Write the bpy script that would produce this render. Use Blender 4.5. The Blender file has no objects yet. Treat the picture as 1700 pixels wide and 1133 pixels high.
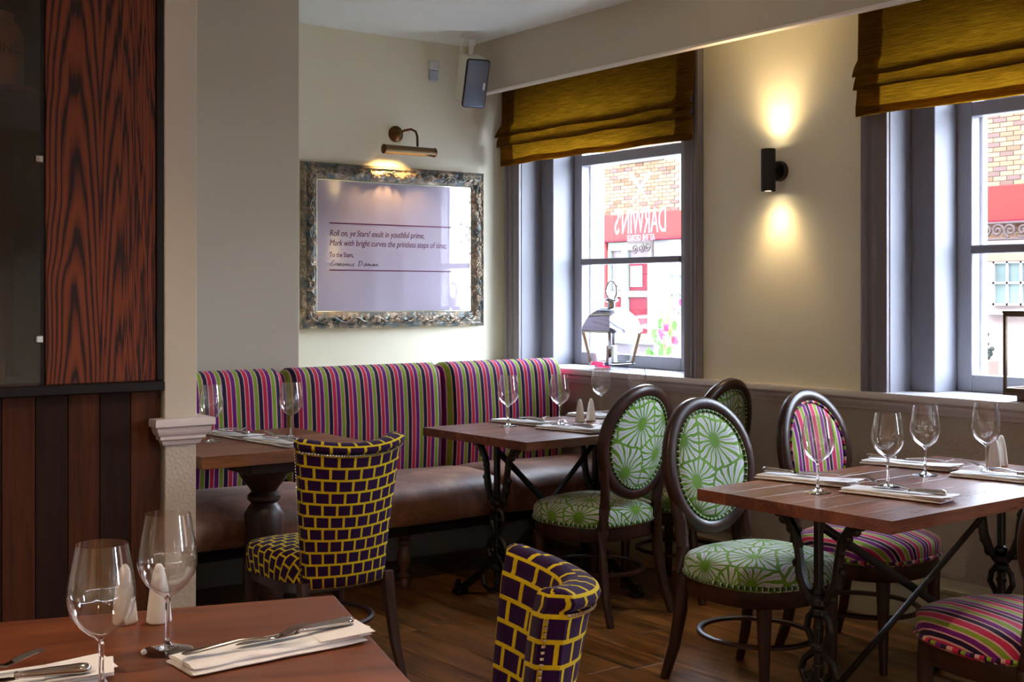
import bpy, bmesh, math, random
from math import sin, cos, pi, radians as R, atan2, sqrt
from mathutils import Vector, Matrix, Euler, noise
random.seed(7)
S = bpy.context.scene
COL = S.collection

# ------------------------------------------------------------------ camera
cam_d = bpy.data.cameras.new('camera'); cam = bpy.data.objects.new('camera', cam_d); COL.objects.link(cam)
cam.location = (0, 0, 1.35)
cam_d.sensor_width = 36; cam_d.lens = 2075 / 1700 * 36
cam_d.shift_y = -78.5 / 1700
fw = Vector((.596, .803, 0)).normalized()
cam.rotation_euler = (R(90), 0, atan2(-fw.x, fw.y))
cam_d.clip_start = .05; cam_d.clip_end = 200
S.camera = cam
# ------------------------------------------------------------------ world: bright overcast sky
W = bpy.data.worlds.new('world'); S.world = W; W.use_nodes = True
wt = W.node_tree; bgn = wt.nodes['Background']
tc = wt.nodes.new('ShaderNodeTexCoord'); sp = wt.nodes.new('ShaderNodeSeparateXYZ'); wr = wt.nodes.new('ShaderNodeValToRGB')
wt.links.new(tc.outputs['Generated'], sp.inputs[0]); wt.links.new(sp.outputs['Z'], wr.inputs[0]); wt.links.new(wr.outputs[0], bgn.inputs[0])
wr.color_ramp.elements[0].position = 0.0; wr.color_ramp.elements[0].color = (.78, .86, 1, 1)
wr.color_ramp.elements[1].position = .8; wr.color_ramp.elements[1].color = (.66, .80, 1, 1)
SKY = 17.0
bgn.inputs[1].default_value = SKY
# ------------------------------------------------------------------ exposure
S.view_settings.view_transform = 'Standard'; S.view_settings.look = 'None'
S.view_settings.gamma = 1; S.view_settings.use_curve_mapping = False
S.view_settings.exposure = 1.22
S.cycles.max_bounces = 14; S.cycles.diffuse_bounces = 6; S.cycles.glossy_bounces = 5
S.cycles.transmission_bounces = 12; S.cycles.transparent_max_bounces = 16
S.cycles.caustics_reflective = False; S.cycles.caustics_refractive = False
S.cycles.use_denoising = True
S.cycles.sample_clamp_indirect = 8
def light(name, kind, loc, energy, color, **kw):
    d = bpy.data.lights.new(name, kind); d.energy = energy; d.color = color
    for k, v in kw.items(): setattr(d, k, v)
    o = bpy.data.objects.new(name, d); COL.objects.link(o); o.location = loc
    return o
WIN_Y = [(4.54, 5.65), (2.002, 3.112), (-.536, .574), (-3.074, -1.964)]     # window openings along the window wall
for a, b in WIN_Y:                                                   # sampling portals in the openings
    o = light('window_portal', 'AREA', (4.74, (a + b) / 2, 1.70), 1, (1, 1, 1), shape='RECTANGLE', size=1.5, size_y=b - a)
    o.rotation_euler = Matrix(((0, 0, 1), (0, 1, 0), (-1, 0, 0))).to_euler()
    o.data.cycles.is_portal = True

# ------------------------------------------------------------------ helpers
def tag(o, label=None, cat=None, group=None, kind=None):
    if label: o['label'] = label
    if cat: o['category'] = cat
    if group: o['group'] = group
    if kind: o['kind'] = kind
    return o
def thing(name, label, cat, loc=(0, 0, 0), rz=0, group=None, kind=None):
    o = bpy.data.objects.new(name, None); COL.objects.link(o); o.empty_display_size = .05
    o.location = loc; o.rotation_euler = (0, 0, rz)
    return tag(o, label, cat, group, kind)
def copy_tree(o, parent=None):
    c = o.copy(); COL.objects.link(c); c.parent = parent
    for ch in list(o.children): copy_tree(ch, c)
    return c
def again(o, loc, rz, label, group=None):
    c = copy_tree(o); c.location = loc; c.rotation_euler = (0, 0, rz)
    c['label'] = label
    if group: c['group'] = group
    return c
class MB:
    def __init__(s): s.v = []; s.f = []; s.uv = []; s.M = Matrix()
    def add(s, V, Fc, uv=None):
        n = len(s.v)
        s.v += [tuple(s.M @ Vector(p)) for p in V]; s.f += [tuple(i + n for i in q) for q in Fc]
        s.uv += list(uv) if uv else [(p[0], p[2]) for p in V]
        return s
    def box(s, x0, x1, y0, y1, z0, z1, bev=0, seg=1):
        bm = bmesh.new(); bmesh.ops.create_cube(bm, size=1)
        for v in bm.verts:
            v.co = Vector(((x0 + x1) / 2 + v.co.x * (x1 - x0), (y0 + y1) / 2 + v.co.y * (y1 - y0), (z0 + z1) / 2 + v.co.z * (z1 - z0)))
        if bev: bmesh.ops.bevel(bm, geom=bm.edges[:], offset=bev, segments=seg, affect='EDGES', profile=.6)
        bm.verts.index_update()
        s.add([v.co[:] for v in bm.verts], [[v.index for v in f.verts] for f in bm.faces]); bm.free(); return s
    def loft(s, rings, close=True, cap=(True, True), uv=None, ring_close=False):
        m = len(rings[0]); V = [p for r in rings for p in r]; Fc = []
        nr = len(rings)
        for i in range(nr if ring_close else nr - 1):
            k = (i + 1) % nr
            for j in range(m if close else m - 1):
                l = (j + 1) % m
                Fc.append((i * m + j, i * m + l, k * m + l, k * m + j))
        if cap[0] and close and not ring_close: Fc.append(tuple(range(m))[::-1])
        if cap[1] and close and not ring_close: Fc.append(tuple((nr - 1) * m + j for j in range(m)))
        return s.add(V, Fc, uv)
    def tube(s, path, r, n=8, cap=True, sq=None, up=(0, 0, 1), loop=False):
        P = [Vector(p) for p in path]; rings = []; U = Vector(up)
        for i, p in enumerate(P):
            if loop: t = P[(i + 1) % len(P)] - P[i - 1]
            else: t = P[min(i + 1, len(P) - 1)] - P[max(i - 1, 0)]
            t.normalize(); a = t.cross(U)
            if a.length < .05: a = t.cross(Vector((1, 0, 0)))
            a.normalize(); b = a.cross(t); U = b if not sq else U
            rr = r[i] if isinstance(r, (list, tuple)) else r
            ra, rb = (rr, rr) if sq is None else (sq[0] * rr, sq[1] * rr)
            rings.append([tuple(p + a * cos(2 * pi * (k + .5) / n) * ra + b * sin(2 * pi * (k + .5) / n) * rb) for k in range(n)])
        return s.loft(rings, cap=(cap, cap), ring_close=loop)
    def lathe(s, prof, n=16, c=(0, 0, 0), cap=(True, True)):
        return s.loft([[(c[0] + r * cos(2 * pi * k / n), c[1] + r * sin(2 * pi * k / n), c[2] + z) for k in range(n)] for r, z in prof], cap=cap)
    def sphere(s, c, r, n=8, m=5, sc=(1, 1, 1)):
        rings = [[(c[0] + sc[0] * r * sin(t) * cos(2 * pi * k / n), c[1] + sc[1] * r * sin(t) * sin(2 * pi * k / n), c[2] + sc[2] * r * cos(t)) for k in range(n)]
                 for t in [max(.02, pi * (1 - i / m)) if i < m else .02 for i in range(m + 1)]]
        return s.loft(rings)
    def grid(s, fn, nu, nv, uvfn=None):
        V = []; U = []
        for i in range(nu + 1):
            for j in range(nv + 1):
                V.append(fn(i / nu, j / nv)); U.append(uvfn(i / nu, j / nv) if uvfn else (i / nu, j / nv))
        return s.add(V, [(i * (nv + 1) + j, (i + 1) * (nv + 1) + j, (i + 1) * (nv + 1) + j + 1, i * (nv + 1) + j + 1) for i in range(nu) for j in range(nv)], U)
    def mesh(s, name, m, ang=35):
        me = bpy.data.meshes.new(name); me.from_pydata(s.v, [], s.f)
        ul = me.uv_layers.new(name='UVMap')
        idx = [0] * len(me.loops); me.loops.foreach_get('vertex_index', idx)
        flat = [c for i in idx for c in s.uv[i]]; ul.data.foreach_set('uv', flat)
        bm = bmesh.new(); bm.from_mesh(me); bmesh.ops.recalc_face_normals(bm, faces=bm.faces); bm.to_mesh(me); bm.free()
        me.shade_smooth(); me.set_sharp_from_angle(angle=R(ang))
        if m: me.materials.append(m)
        return me
    def build(s, name, m, parent=None, ang=35, kind=None, label=None, loc=None):
        o = bpy.data.objects.new(name, s.mesh(name, m, ang)); COL.objects.link(o)
        if parent: o.parent = parent
        if loc: o.location = loc
        if kind: o['kind'] = kind
        if label: o['label'] = label
        return o
def struct(name, mb, m, parent=None, **k): return mb.build(name, m, parent, kind='structure', **k)
def inst(name, me, parent, loc, rot=(0, 0, 0), kind=None):
    o = bpy.data.objects.new(name, me); COL.objects.link(o); o.parent = parent; o.location = loc; o.rotation_euler = rot
    return o
def BX(*a, **k): return MB().box(*a, **k)

# ------------------------------------------------------------------ materials
def srgb(r, g, b):
    f = lambda c: (c / 255 / 12.92) if c <= 10 else ((c / 255 + .055) / 1.055) ** 2.4
    return (f(r), f(g), f(b), 1)
class NT:
    def __init__(s, name):
        s.m = bpy.data.materials.new(name); s.m.use_nodes = True; s.t = s.m.node_tree
        s.b = s.t.nodes['Principled BSDF']; s.out = s.t.nodes['Material Output']
    def n(s, typ, ins=None, out=0, **pr):
        nd = s.t.nodes.new('ShaderNode' + typ)
        for k, v in pr.items(): setattr(nd, k, v)
        for k, v in (ins or {}).items(): s.put(nd.inputs[k], v)
        return nd.outputs[out] if out is not None else nd
    def put(s, sock, v):
        if hasattr(v, 'is_output'): s.t.links.new(v, sock)
        else: sock.default_value = v
    def P(s, **k):
        for a, v in k.items(): s.put(s.b.inputs[a.replace('_', ' ')], v)
        return s
    def ramp(s, fac, stops, interp='LINEAR'):
        nd = s.t.nodes.new('ShaderNodeValToRGB'); cr = nd.color_ramp; cr.interpolation = interp
        while len(cr.elements) < len(stops): cr.elements.new(1)
        for e, (p, c) in zip(cr.elements, stops): e.position = p; e.color = c
        s.put(nd.inputs[0], fac); return nd.outputs[0]
    def math(s, op, a, b=0, c=None):
        i = {0: a, 1: b}
        if c is not None: i[2] = c
        return s.n('Math', i, operation=op)
    def mix(s, fac, a, b, bt='MIX'): return s.n('Mix', {0: fac, 6: a, 7: b}, out=2, data_type='RGBA', blend_type=bt)
    def coord(s, which='Object', scale=(1, 1, 1), rot=(0, 0, 0), rnd=0):
        c = s.n('TexCoord', out=None).outputs[which]
        if rnd:
            r = s.n('ObjectInfo', out=5 if False else None).outputs['Random']
            c = s.n('VectorMath', {0: c, 1: s.n('CombineXYZ', {0: s.math('MULTIPLY', r, 7.3), 1: s.math('MULTIPLY', r, 13.7), 2: s.math('MULTIPLY', r, 5.1)})}, operation='ADD')
        return s.n('Mapping', {0: c, 3: scale, 2: rot})
    def noise(s, vec, scale, detail=4, rough=.55, dist=0): return s.n('TexNoise', {'Vector': vec, 'Scale': scale, 'Detail': detail, 'Roughness': rough, 'Distortion': dist})
    def bump(s, h, strength=.3, dist=.002):
        s.put(s.b.inputs['Normal'], s.n('Bump', {'Strength': strength, 'Distance': dist, 'Height': h})); return s
def simple(name, col, rough=.5, metal=0, spec=.5, **k):
    t = NT(name); t.P(Base_Color=col, Roughness=rough, Metallic=metal, Specular_IOR_Level=spec, **k); return t.m
def paint(name, col, rough=.6, bump=.12, sc=90, var=.06):
    t = NT(name); c = t.coord()
    n1 = t.noise(c, 2.2, 3)
    t.P(Base_Color=t.mix(t.math('MULTIPLY', n1, var * 2), col, tuple(x * .82 for x in col[:3]) + (1,)), Roughness=rough)
    t.bump(t.noise(c, sc, 3), bump, .002); return t.m
def wood(name, dark, light, axis=0, stretch=14, sc=5, rough=.4, coat=0, rnd=True, tone=.35, bump=.15, spec=.5):
    t = NT(name); s3 = [stretch] * 3; s3[axis] = 1
    c = t.coord(scale=tuple(s3), rnd=rnd)
    a = t.noise(c, sc * .35, 5, .6, .6)
    s4 = [stretch * 5] * 3; s4[axis] = 2.5
    c2 = t.coord(scale=tuple(s4), rnd=rnd)
    b = t.noise(c2, sc, 3, .7)
    f = t.math('ADD', t.math('MULTIPLY', a, .65), t.math('MULTIPLY', b, .35))
    col = t.ramp(f, [(.34, dark), (.66, light)])
    if tone:
        r = t.n('ObjectInfo', out=None).outputs['Random']
        k = t.math('ADD', t.math('MULTIPLY', r, tone), 1 - tone * .6)
        col = t.n('VectorMath', {0: col, 3: k}, operation='SCALE')
    t.P(Base_Color=col, Roughness=t.math('ADD', t.math('MULTIPLY', b, .2), rough - .1), Coat_Weight=coat, Coat_Roughness=.25, Specular_IOR_Level=spec)
    t.bump(b, bump, .001); return t.m
def stripes(name, seq, period, axis='U', rough=.8, dim=1.0):
    """velvet with vertical stripes: seq = [(width, colour)], UV in metres"""
    t = NT(name); uv = t.n('TexCoord', out=None).outputs['UV']
    sp = t.n('SeparateXYZ', {0: uv}, out=None)
    u = t.math('MULTIPLY', sp.outputs[0 if axis == 'U' else 1], 1 / period)
    u = t.math('FRACT', t.math('ADD', u, 50))
    tot = sum(w for w, c in seq); st = []; p = 0
    for w, c in seq: st.append((p / tot, c)); p += w
    col = t.ramp(u, st, 'CONSTANT')
    nz = t.noise(t.coord(scale=(1, 1, 1)), 60, 4, .7)
    col = t.mix(t.math('MULTIPLY', nz, .35), col, (.01, .006, .01, 1))
    t.P(Base_Color=col, Roughness=rough, Sheen_Weight=.12, Sheen_Roughness=.4, Specular_IOR_Level=.2)
    ridge = t.math('ABSOLUTE', t.math('SUBTRACT', t.math('FRACT', t.math('MULTIPLY', u, float(len(seq)))), .5))
    t.bump(t.math('ADD', nz, t.math('MULTIPLY', ridge, -.6)), .35, .002); return t.m

CREAM = paint('cream_paint', srgb(230, 226, 204))
CEIL = paint('ceiling_paint', srgb(236, 243, 240), .7)
GREIGE = paint('greige_paint', srgb(196, 188, 170))
TRIMG = simple('grey_trim_paint', srgb(150, 150, 158), .4)
TRIMD = simple('dark_grey_trim_paint', srgb(116, 110, 114), .4)
TRIMDIM = simple('grey_trim_dimmed_in_reveal', srgb(124, 124, 134), .5)  # grey trim paint, colour darkened to hold down skylight on the reveals
SILLW = simple('sill_gloss_paint', srgb(205, 200, 200), .25)
CORN = paint('cornice_paint', srgb(205, 196, 194), .4, .1)
SKIRT = simple('skirting_paint', srgb(176, 168, 140), .4)
def anaglypta():
    t = NT('embossed_wallpaper_paint'); c = t.coord()
    v = t.n('TexVoronoi', {'Vector': c, 'Scale': 34.0, 'Randomness': .6}, out=None)
    ring = t.math('SINE', t.math('MULTIPLY', v.outputs['Distance'], 14))
    n = t.noise(c, 120, 3)
    t.P(Base_Color=srgb(176, 166, 150), Roughness=.5)
    t.bump(t.math('ADD', t.math('MULTIPLY', ring, .6), n), .22, .003); return t.m
ANAG = anaglypta()
FLOORW = wood('floor_oak_board', srgb(34, 18, 8), srgb(176, 118, 60), axis=1, stretch=8, sc=6, rough=.33, tone=.5, bump=.3)
OAK = wood('oak_tabletop_board', srgb(70, 36, 16), srgb(156, 96, 52), axis=0, stretch=9, sc=5, rough=.34, tone=.4)
ACACIA = wood('reddish_tabletop_board', srgb(66, 30, 17), srgb(142, 84, 56), axis=0, stretch=8, sc=4, rough=.3, tone=.5, coat=.18)
MAHOG = wood('mahogany_tabletop', srgb(78, 34, 14), srgb(136, 74, 36), axis=0, stretch=9, sc=3.5, rough=.42, tone=0, coat=0)
DARKW = wood('dark_stained_wood', srgb(26, 12, 8), srgb(64, 34, 24), axis=2, stretch=8, sc=5, rough=.38, tone=0, coat=.12, rnd=False, spec=.4)
BANDW = wood('dark_turned_oak', srgb(24, 12, 8), srgb(70, 38, 24), axis=2, stretch=7, sc=5, rough=.45, tone=0, rnd=False, spec=.35)
PANA = wood('stained_veneer_strip', srgb(42, 19, 8), srgb(86, 44, 20), axis=2, stretch=14, sc=6, rough=.6, tone=.0, spec=.15)
PANB = wood('dark_veneer_strip', srgb(26, 12, 7), srgb(46, 22, 12), axis=2, stretch=14, sc=6, rough=.6, tone=.0, spec=.15)
BLACKW = simple('black_brown_wood', srgb(20, 10, 8), .5, 0, .25)
def cathedral():
    t = NT('stained_ash_board')
    s0 = t.n('SeparateXYZ', {0: t.coord()}, out=None)
    fx = t.math('SUBTRACT', t.math('ABSOLUTE', t.math('SUBTRACT', s0.outputs[0], 1.308)), .122)
    c = t.n('CombineXYZ', {0: fx, 1: 0.0, 2: t.math('MULTIPLY', t.math('SUBTRACT', s0.outputs[2], .9), .05)}); nz = t.noise(t.n('VectorMath', {0: c, 1: t.n('CombineXYZ', {0: s0.outputs[0], 1: 0.0, 2: 0.0})}, operation='ADD'), 13, 4, .6)
    d = t.n('VectorMath', {0: c, 1: t.n('Combine' + 'XYZ', {0: t.math('MULTIPLY', nz, .10), 1: 0.0, 2: t.math('MULTIPLY', nz, .06)})}, operation='ADD')
    w = t.n('TexWave', {'Vector': d, 'Scale': 26.0, 'Distortion': 3.0, 'Detail': 3.0, 'Detail Scale': 1.6}, wave_type='RINGS', rings_direction='SPHERICAL', out=1)
    f = t.noise(t.coord(scale=(90, 90, 2)), 3, 3, .7)
    col = t.ramp(w, [(.03, srgb(34, 12, 6)), (.22, srgb(98, 40, 15)), (.9, srgb(134, 62, 24))])
    col = t.mix(t.math('MULTIPLY', f, .5), col, srgb(40, 16, 8))
    t.P(Base_Color=col, Roughness=.6, Specular_IOR_Level=.3); t.bump(w, .12, .001); return t.m
ASH = cathedral()
PINK, PURP, LIME, NAVY, SAND, BERRY = srgb(214, 40, 84), srgb(118, 26, 124), srgb(140, 172, 50), srgb(38, 22, 60), srgb(224, 178, 172), srgb(170, 24, 60)
seqA = [(1.1, NAVY), (.28, SAND), (1, PINK), (.28, SAND), (1.1, PURP), (.28, SAND), (1, LIME), (.28, SAND)]
STRIPE_BENCH = stripes('striped_velvet_bench', seqA, .088)
STRIPE_CHAIR = stripes('striped_velvet_chair', [(1, PURP), (.35, SAND), (1, LIME), (.35, SAND), (1.2, srgb(206, 50, 92)), (.35, SAND), (.9, NAVY), (.3, SAND)], .088)
STRIPE_PIPE = stripes('striped_velvet_piping', [(1, NAVY), (1, SAND), (1, PINK), (.6, NAVY), (1, LIME), (1, PURP)], .075)
GREEN_PIPE = stripes('green_velvet_piping', [(1, srgb(74, 124, 30)), (.5, srgb(210, 214, 204)), (.8, srgb(30, 60, 18))], .022)
def floral():
    t = NT('green_flower_velvet'); uv = t.n('TexCoord', out=None).outputs['UV']
    nz = t.n('TexNoise', {'Vector': uv, 'Scale': 14.0, 'Detail': 2.0}, out=1)
    w = t.n('VectorMath', {0: uv, 1: t.n('VectorMath', {0: t.n('VectorMath', {0: nz, 1: (.5, .5, .5)}, operation='SUBTRACT'), 3: .03}, operation='SCALE')}, operation='ADD')
    w = t.n('VectorMath', {0: w, 1: (1, 1, 0)}, operation='MULTIPLY')
    sc = 6.0
    vo = t.n('TexVoronoi', {'Vector': w, 'Scale': sc, 'Randomness': .85}, out=None, voronoi_dimensions='2D')
    ed = t.n('TexVoronoi', {'Vector': w, 'Scale': sc, 'Randomness': .85}, out=0, voronoi_dimensions='2D', feature='DISTANCE_TO_EDGE')
    dv = t.n('SeparateXYZ', {0: t.n('VectorMath', {0: t.n('VectorMath', {0: w, 3: 1.0}, operation='SCALE'), 1: vo.outputs['Position']}, operation='SUBTRACT')}, out=None)
    th = t.math('ARCTAN2', dv.outputs[1], dv.outputs[0]); r = vo.outputs['Distance']; N = 17.0
    s1 = t.math('MULTIPLY', t.math('MULTIPLY', r, t.math('ABSOLUTE', t.math('SINE', t.math('MULTIPLY', th, N / 2)))), 2 / N)
    s2 = t.math('MULTIPLY', t.math('MULTIPLY', r, t.math('ABSOLUTE', t.math('COSINE', t.math('MULTIPLY', th, N / 2)))), 2 / N)
    ray = t.math('LESS_THAN', s1, t.math('ADD', .009, t.math('MULTIPLY', r, .045)))
    edge = t.math('LESS_THAN', ed, .030); cen = t.math('LESS_THAN', r, .05)
    g = t.math('MAXIMUM', t.math('MAXIMUM', ray, edge), cen)
    thin = t.math('LESS_THAN', s2, .0045)
    base = t.mix(thin, srgb(192, 196, 196), srgb(70, 74, 70))
    gv = t.mix(t.noise(uv, 9, 2), srgb(44, 98, 14), srgb(122, 166, 38))
    t.P(Base_Color=t.mix(g, base, gv), Roughness=.75, Sheen_Weight=.2, Specular_IOR_Level=.2)
    t.bump(g, .5, .003); return t.m
FLORAL = floral()
def brickfab():
    t = NT('purple_velvet_with_yellow_brick_lines'); uv = t.n('TexCoord', out=None).outputs['UV']
    br = t.n('TexBrick', {'Vector': uv, 'Color1': (0, 0, 0, 1), 'Color2': (0, 0, 0, 1), 'Mortar': (1, 1, 1, 1), 'Scale': 1.0, 'Mortar Size': .0050, 'Mortar Smooth': .35,
                          'Brick Width': .0485, 'Row Height': .0435}, out=None)
    f = br.outputs['Color']; nz = t.noise(t.coord(), 160, 3, .7)
    ye = t.mix(nz, srgb(214, 196, 26), srgb(170, 134, 16)); pu = t.mix(nz, srgb(54, 18, 70), srgb(18, 5, 26))
    t.P(Base_Color=t.mix(f, pu, ye), Roughness=.85, Sheen_Weight=.04, Specular_IOR_Level=.1)
    t.bump(f, .5, .003); return t.m
BRICKF = brickfab()
def suede():
    t = NT('worn_brown_leather'); c = t.coord(); n = t.noise(c, 4, 5, .65, .4)
    col = t.ramp(n, [(.3, srgb(74, 40, 24)), (.5, srgb(128, 80, 56)), (.68, srgb(172, 124, 94))])
    t.P(Base_Color=col, Roughness=.5, Sheen_Weight=.15); t.bump(t.noise(c, 60, 4), .2, .002); return t.m
SUEDE = suede()
IRON = simple('black_cast_iron', srgb(16, 16, 20), .3, 0, .45)
CHROME = simple('polished_chrome', srgb(196, 196, 202), .06, 1)
BRASSD = simple('aged_brass', srgb(96, 66, 40), .35, 1)
BRONZE = simple('bronze_lantern_metal', srgb(110, 92, 76), .3, 1)
STEEL = simple('cutlery_steel', srgb(190, 186, 184), .14, 1)
BLACKM = simple('matt_black_metal', srgb(12, 12, 14), .4)
CERAM = simple('white_glazed_ceramic', srgb(240, 238, 232), .15)
LINEN = paint('white_linen', srgb(244, 242, 242), .85, .3, 400, .05)
NAIL = simple('nickel_nailhead', srgb(200, 192, 170), .2, 1)
WAX = simple('candle_wax', srgb(238, 232, 214), .5)
def glass():
    t = NT('clear_drinking_glass'); t.P(Base_Color=(1, 1, 1, 1), Roughness=0.0, IOR=1.47, Transmission_Weight=1.0); return t.m
GLASS = glass()
def pane(name, tint=(1, 1, 1, 1), refl=1.0, rough=0.0):
    t = NT(name); tr = t.n('BsdfTransparent', {0: tint}); gl = t.n('BsdfGlossy', {0: (1, 1, 1, 1), 1: rough})
    bf = t.n('NewGeometry', out=None).outputs['Backfacing']; fr = t.n('Fresnel', {0: t.math('SUBTRACT', 1.5, t.math('MULTIPLY', bf, 1.5 - 1 / 1.5))}); mx = t.n('MixShader', {0: t.math('MULTIPLY', fr, refl), 1: tr, 2: gl})
    t.t.links.new(mx, t.out.inputs[0]); return t.m
THIN = pane('thin_wine_glass', (.975, .975, .975, 1), 2.0)
PANE = pane('window_glass'); CABG = pane('dark_cabinet_glass', (.62, .5, .36, 1), 1.0)
def blindf():
    t = NT('olive_gold_slub_fabric'); c = t.coord(scale=(1, 2.6, 62)); n = t.noise(c, 3, 3, .7)
    big = t.noise(t.coord(), 2.4, 2)
    cd = t.mix(n, srgb(62, 44, 18), srgb(100, 74, 32)); ct = t.mix(n, srgb(150, 82, 6), srgb(226, 144, 20))
    n = t.math('ADD', t.math('MULTIPLY', t.math('SUBTRACT', n, .5), 2.2), .5)
    n.node.use_clamp = True
    cd = t.mix(n, srgb(62, 44, 18), srgb(104, 78, 34)); ct = t.mix(n, srgb(118, 76, 8), srgb(218, 156, 30))
    d = t.n('BsdfDiffuse', {0: cd}); tl = t.n('BsdfTranslucent', {0: ct})
    mx = t.n('MixShader', {0: t.math('ADD', .30, t.math('MULTIPLY', big, .12)), 1: d, 2: tl}); t.t.links.new(mx, t.out.inputs[0])
    b = t.n('Bump', {'Strength': .5, 'Distance': .002, 'Height': n})
    t.t.links.new(b, d.node.inputs['Normal']); return t.m
BLINDF = blindf()
# ================================================================== SETTING
XW, YB, ZC = 4.35, 5.93, 2.77
fl = BX(-3, 4.75, -3.3, 6.2, -.12, -.014); FL = struct('floor', fl, FLOORW)
pm = [BX(0, .164, 0, 1.21, 0, .014, bev=.0006).mesh('plank', FLOORW), BX(0, .164, 0, .66, 0, .014, bev=.0012).mesh('plank', FLOORW)]
rnd = random.Random(3)
for i in range(25):
    x = .2 + i * .166; y = .2 - rnd.random() * 1.1
    short = rnd.random() < .4
    while y < 5.40:
        L = 1.21
        inst('plank', pm[0], FL, (x, y, -.014)); y += L + .0008
# ceiling, walls
struct('ceiling', BX(-3, 4.75, -3.3, 6.2, ZC, ZC + .12), CEIL)
struct('wall_back', BX(-3, 4.75, YB, YB + .2, 0, ZC), CREAM)
cb = MB().box(1.627, 2.768, 5.45, YB, 0, ZC, bev=.004); struct('wall_chimney', cb, GREIGE)
struct('wall_left', BX(-3.2, -3, -3.3, 6.2, 0, ZC), CREAM)
struct('wall_rear', BX(-3, 4.75, -3.5, -3.3, 0, ZC), CREAM)
pt = MB().box(1.516, 1.627, 3.94, YB, .94, ZC, bev=.003); PART = struct('wall_partition', pt, GREIGE)
struct('partition_dado', BX(1.518, 1.625, 3.942, YB, 0, .94, bev=.003), ANAG, PART)
# moulded cap wrapping the end of the partition
prof = [(0, .855), (.008, .858), (.012, .87), (.022, .876), (.022, .886), (.03, .893), (.036, .908), (.036, .914), (.046, .92), (.046, .938), (.042, .944), (0, .944)]
rings = []
for ox, oy in ((-1, 0), (-1, -1), (1, -1), (1, 0)):
    rings.append([((1.516 if ox < 0 else 1.627) + ox * p, (3.94 + (oy * p if oy else .7)), z) for p, z in prof])
MBc = MB().loft(rings); struct('trim_1', MBc, CORN)
# bulkhead beam above the window wall
bm_ = MB().box(4.07, 4.10, -3.3, YB, 2.483, ZC, bev=.002); BEAM = struct('ceiling_beam', bm_, GREIGE)
struct('edge_bead', BX(4.062, 4.104, -3.3, YB, 2.473, 2.485, bev=.002), simple('white_bead', srgb(235, 228, 218), .5), BEAM)
# window wall
ww = MB()
openings = [(a - .12, b + .12) for a, b in WIN_Y]                      # outer stage of each reveal
ys = [-3.3] + [v for a, b in sorted(openings) for v in (a, b)] + [YB]
for k in range(0, len(ys), 2): ww.box(XW, 4.75, ys[k], ys[k + 1], .90, ZC)
for a, b in openings: ww.box(XW, 4.489, a, b, 2.44, ZC).box(4.489, 4.75, a, b, 2.30, ZC)
WW = struct('wall_window', ww, CREAM)
lw = struct('dado_panelling', BX(XW, 4.75, -3.3, YB, 0, .90), ANAG, WW)
# dado rail and skirting
dp = [(0, .862), (.010, .864), (.014, .876), (.024, .884), (.028, .896), (.028, .902), (.040, .908), (.046, .914), (.046, .934), (.042, .940), (0, .940)]
struct('trim_2', MB().loft([[(XW - p, y, z) for p, z in dp] for y in (-3.3, YB)]), SILLW)
sp_ = [(0, 0), (.022, 0), (.022, .15), (.018, .156), (.026, .166), (.026, .178), (.014, .19), (.010, .205), (.004, .215), (0, .215)]
struct('baseboard_window', MB().loft([[(XW - p, y, z) for p, z in sp_] for y in (-3.3, 5.4)]), SKIRT)

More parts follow.
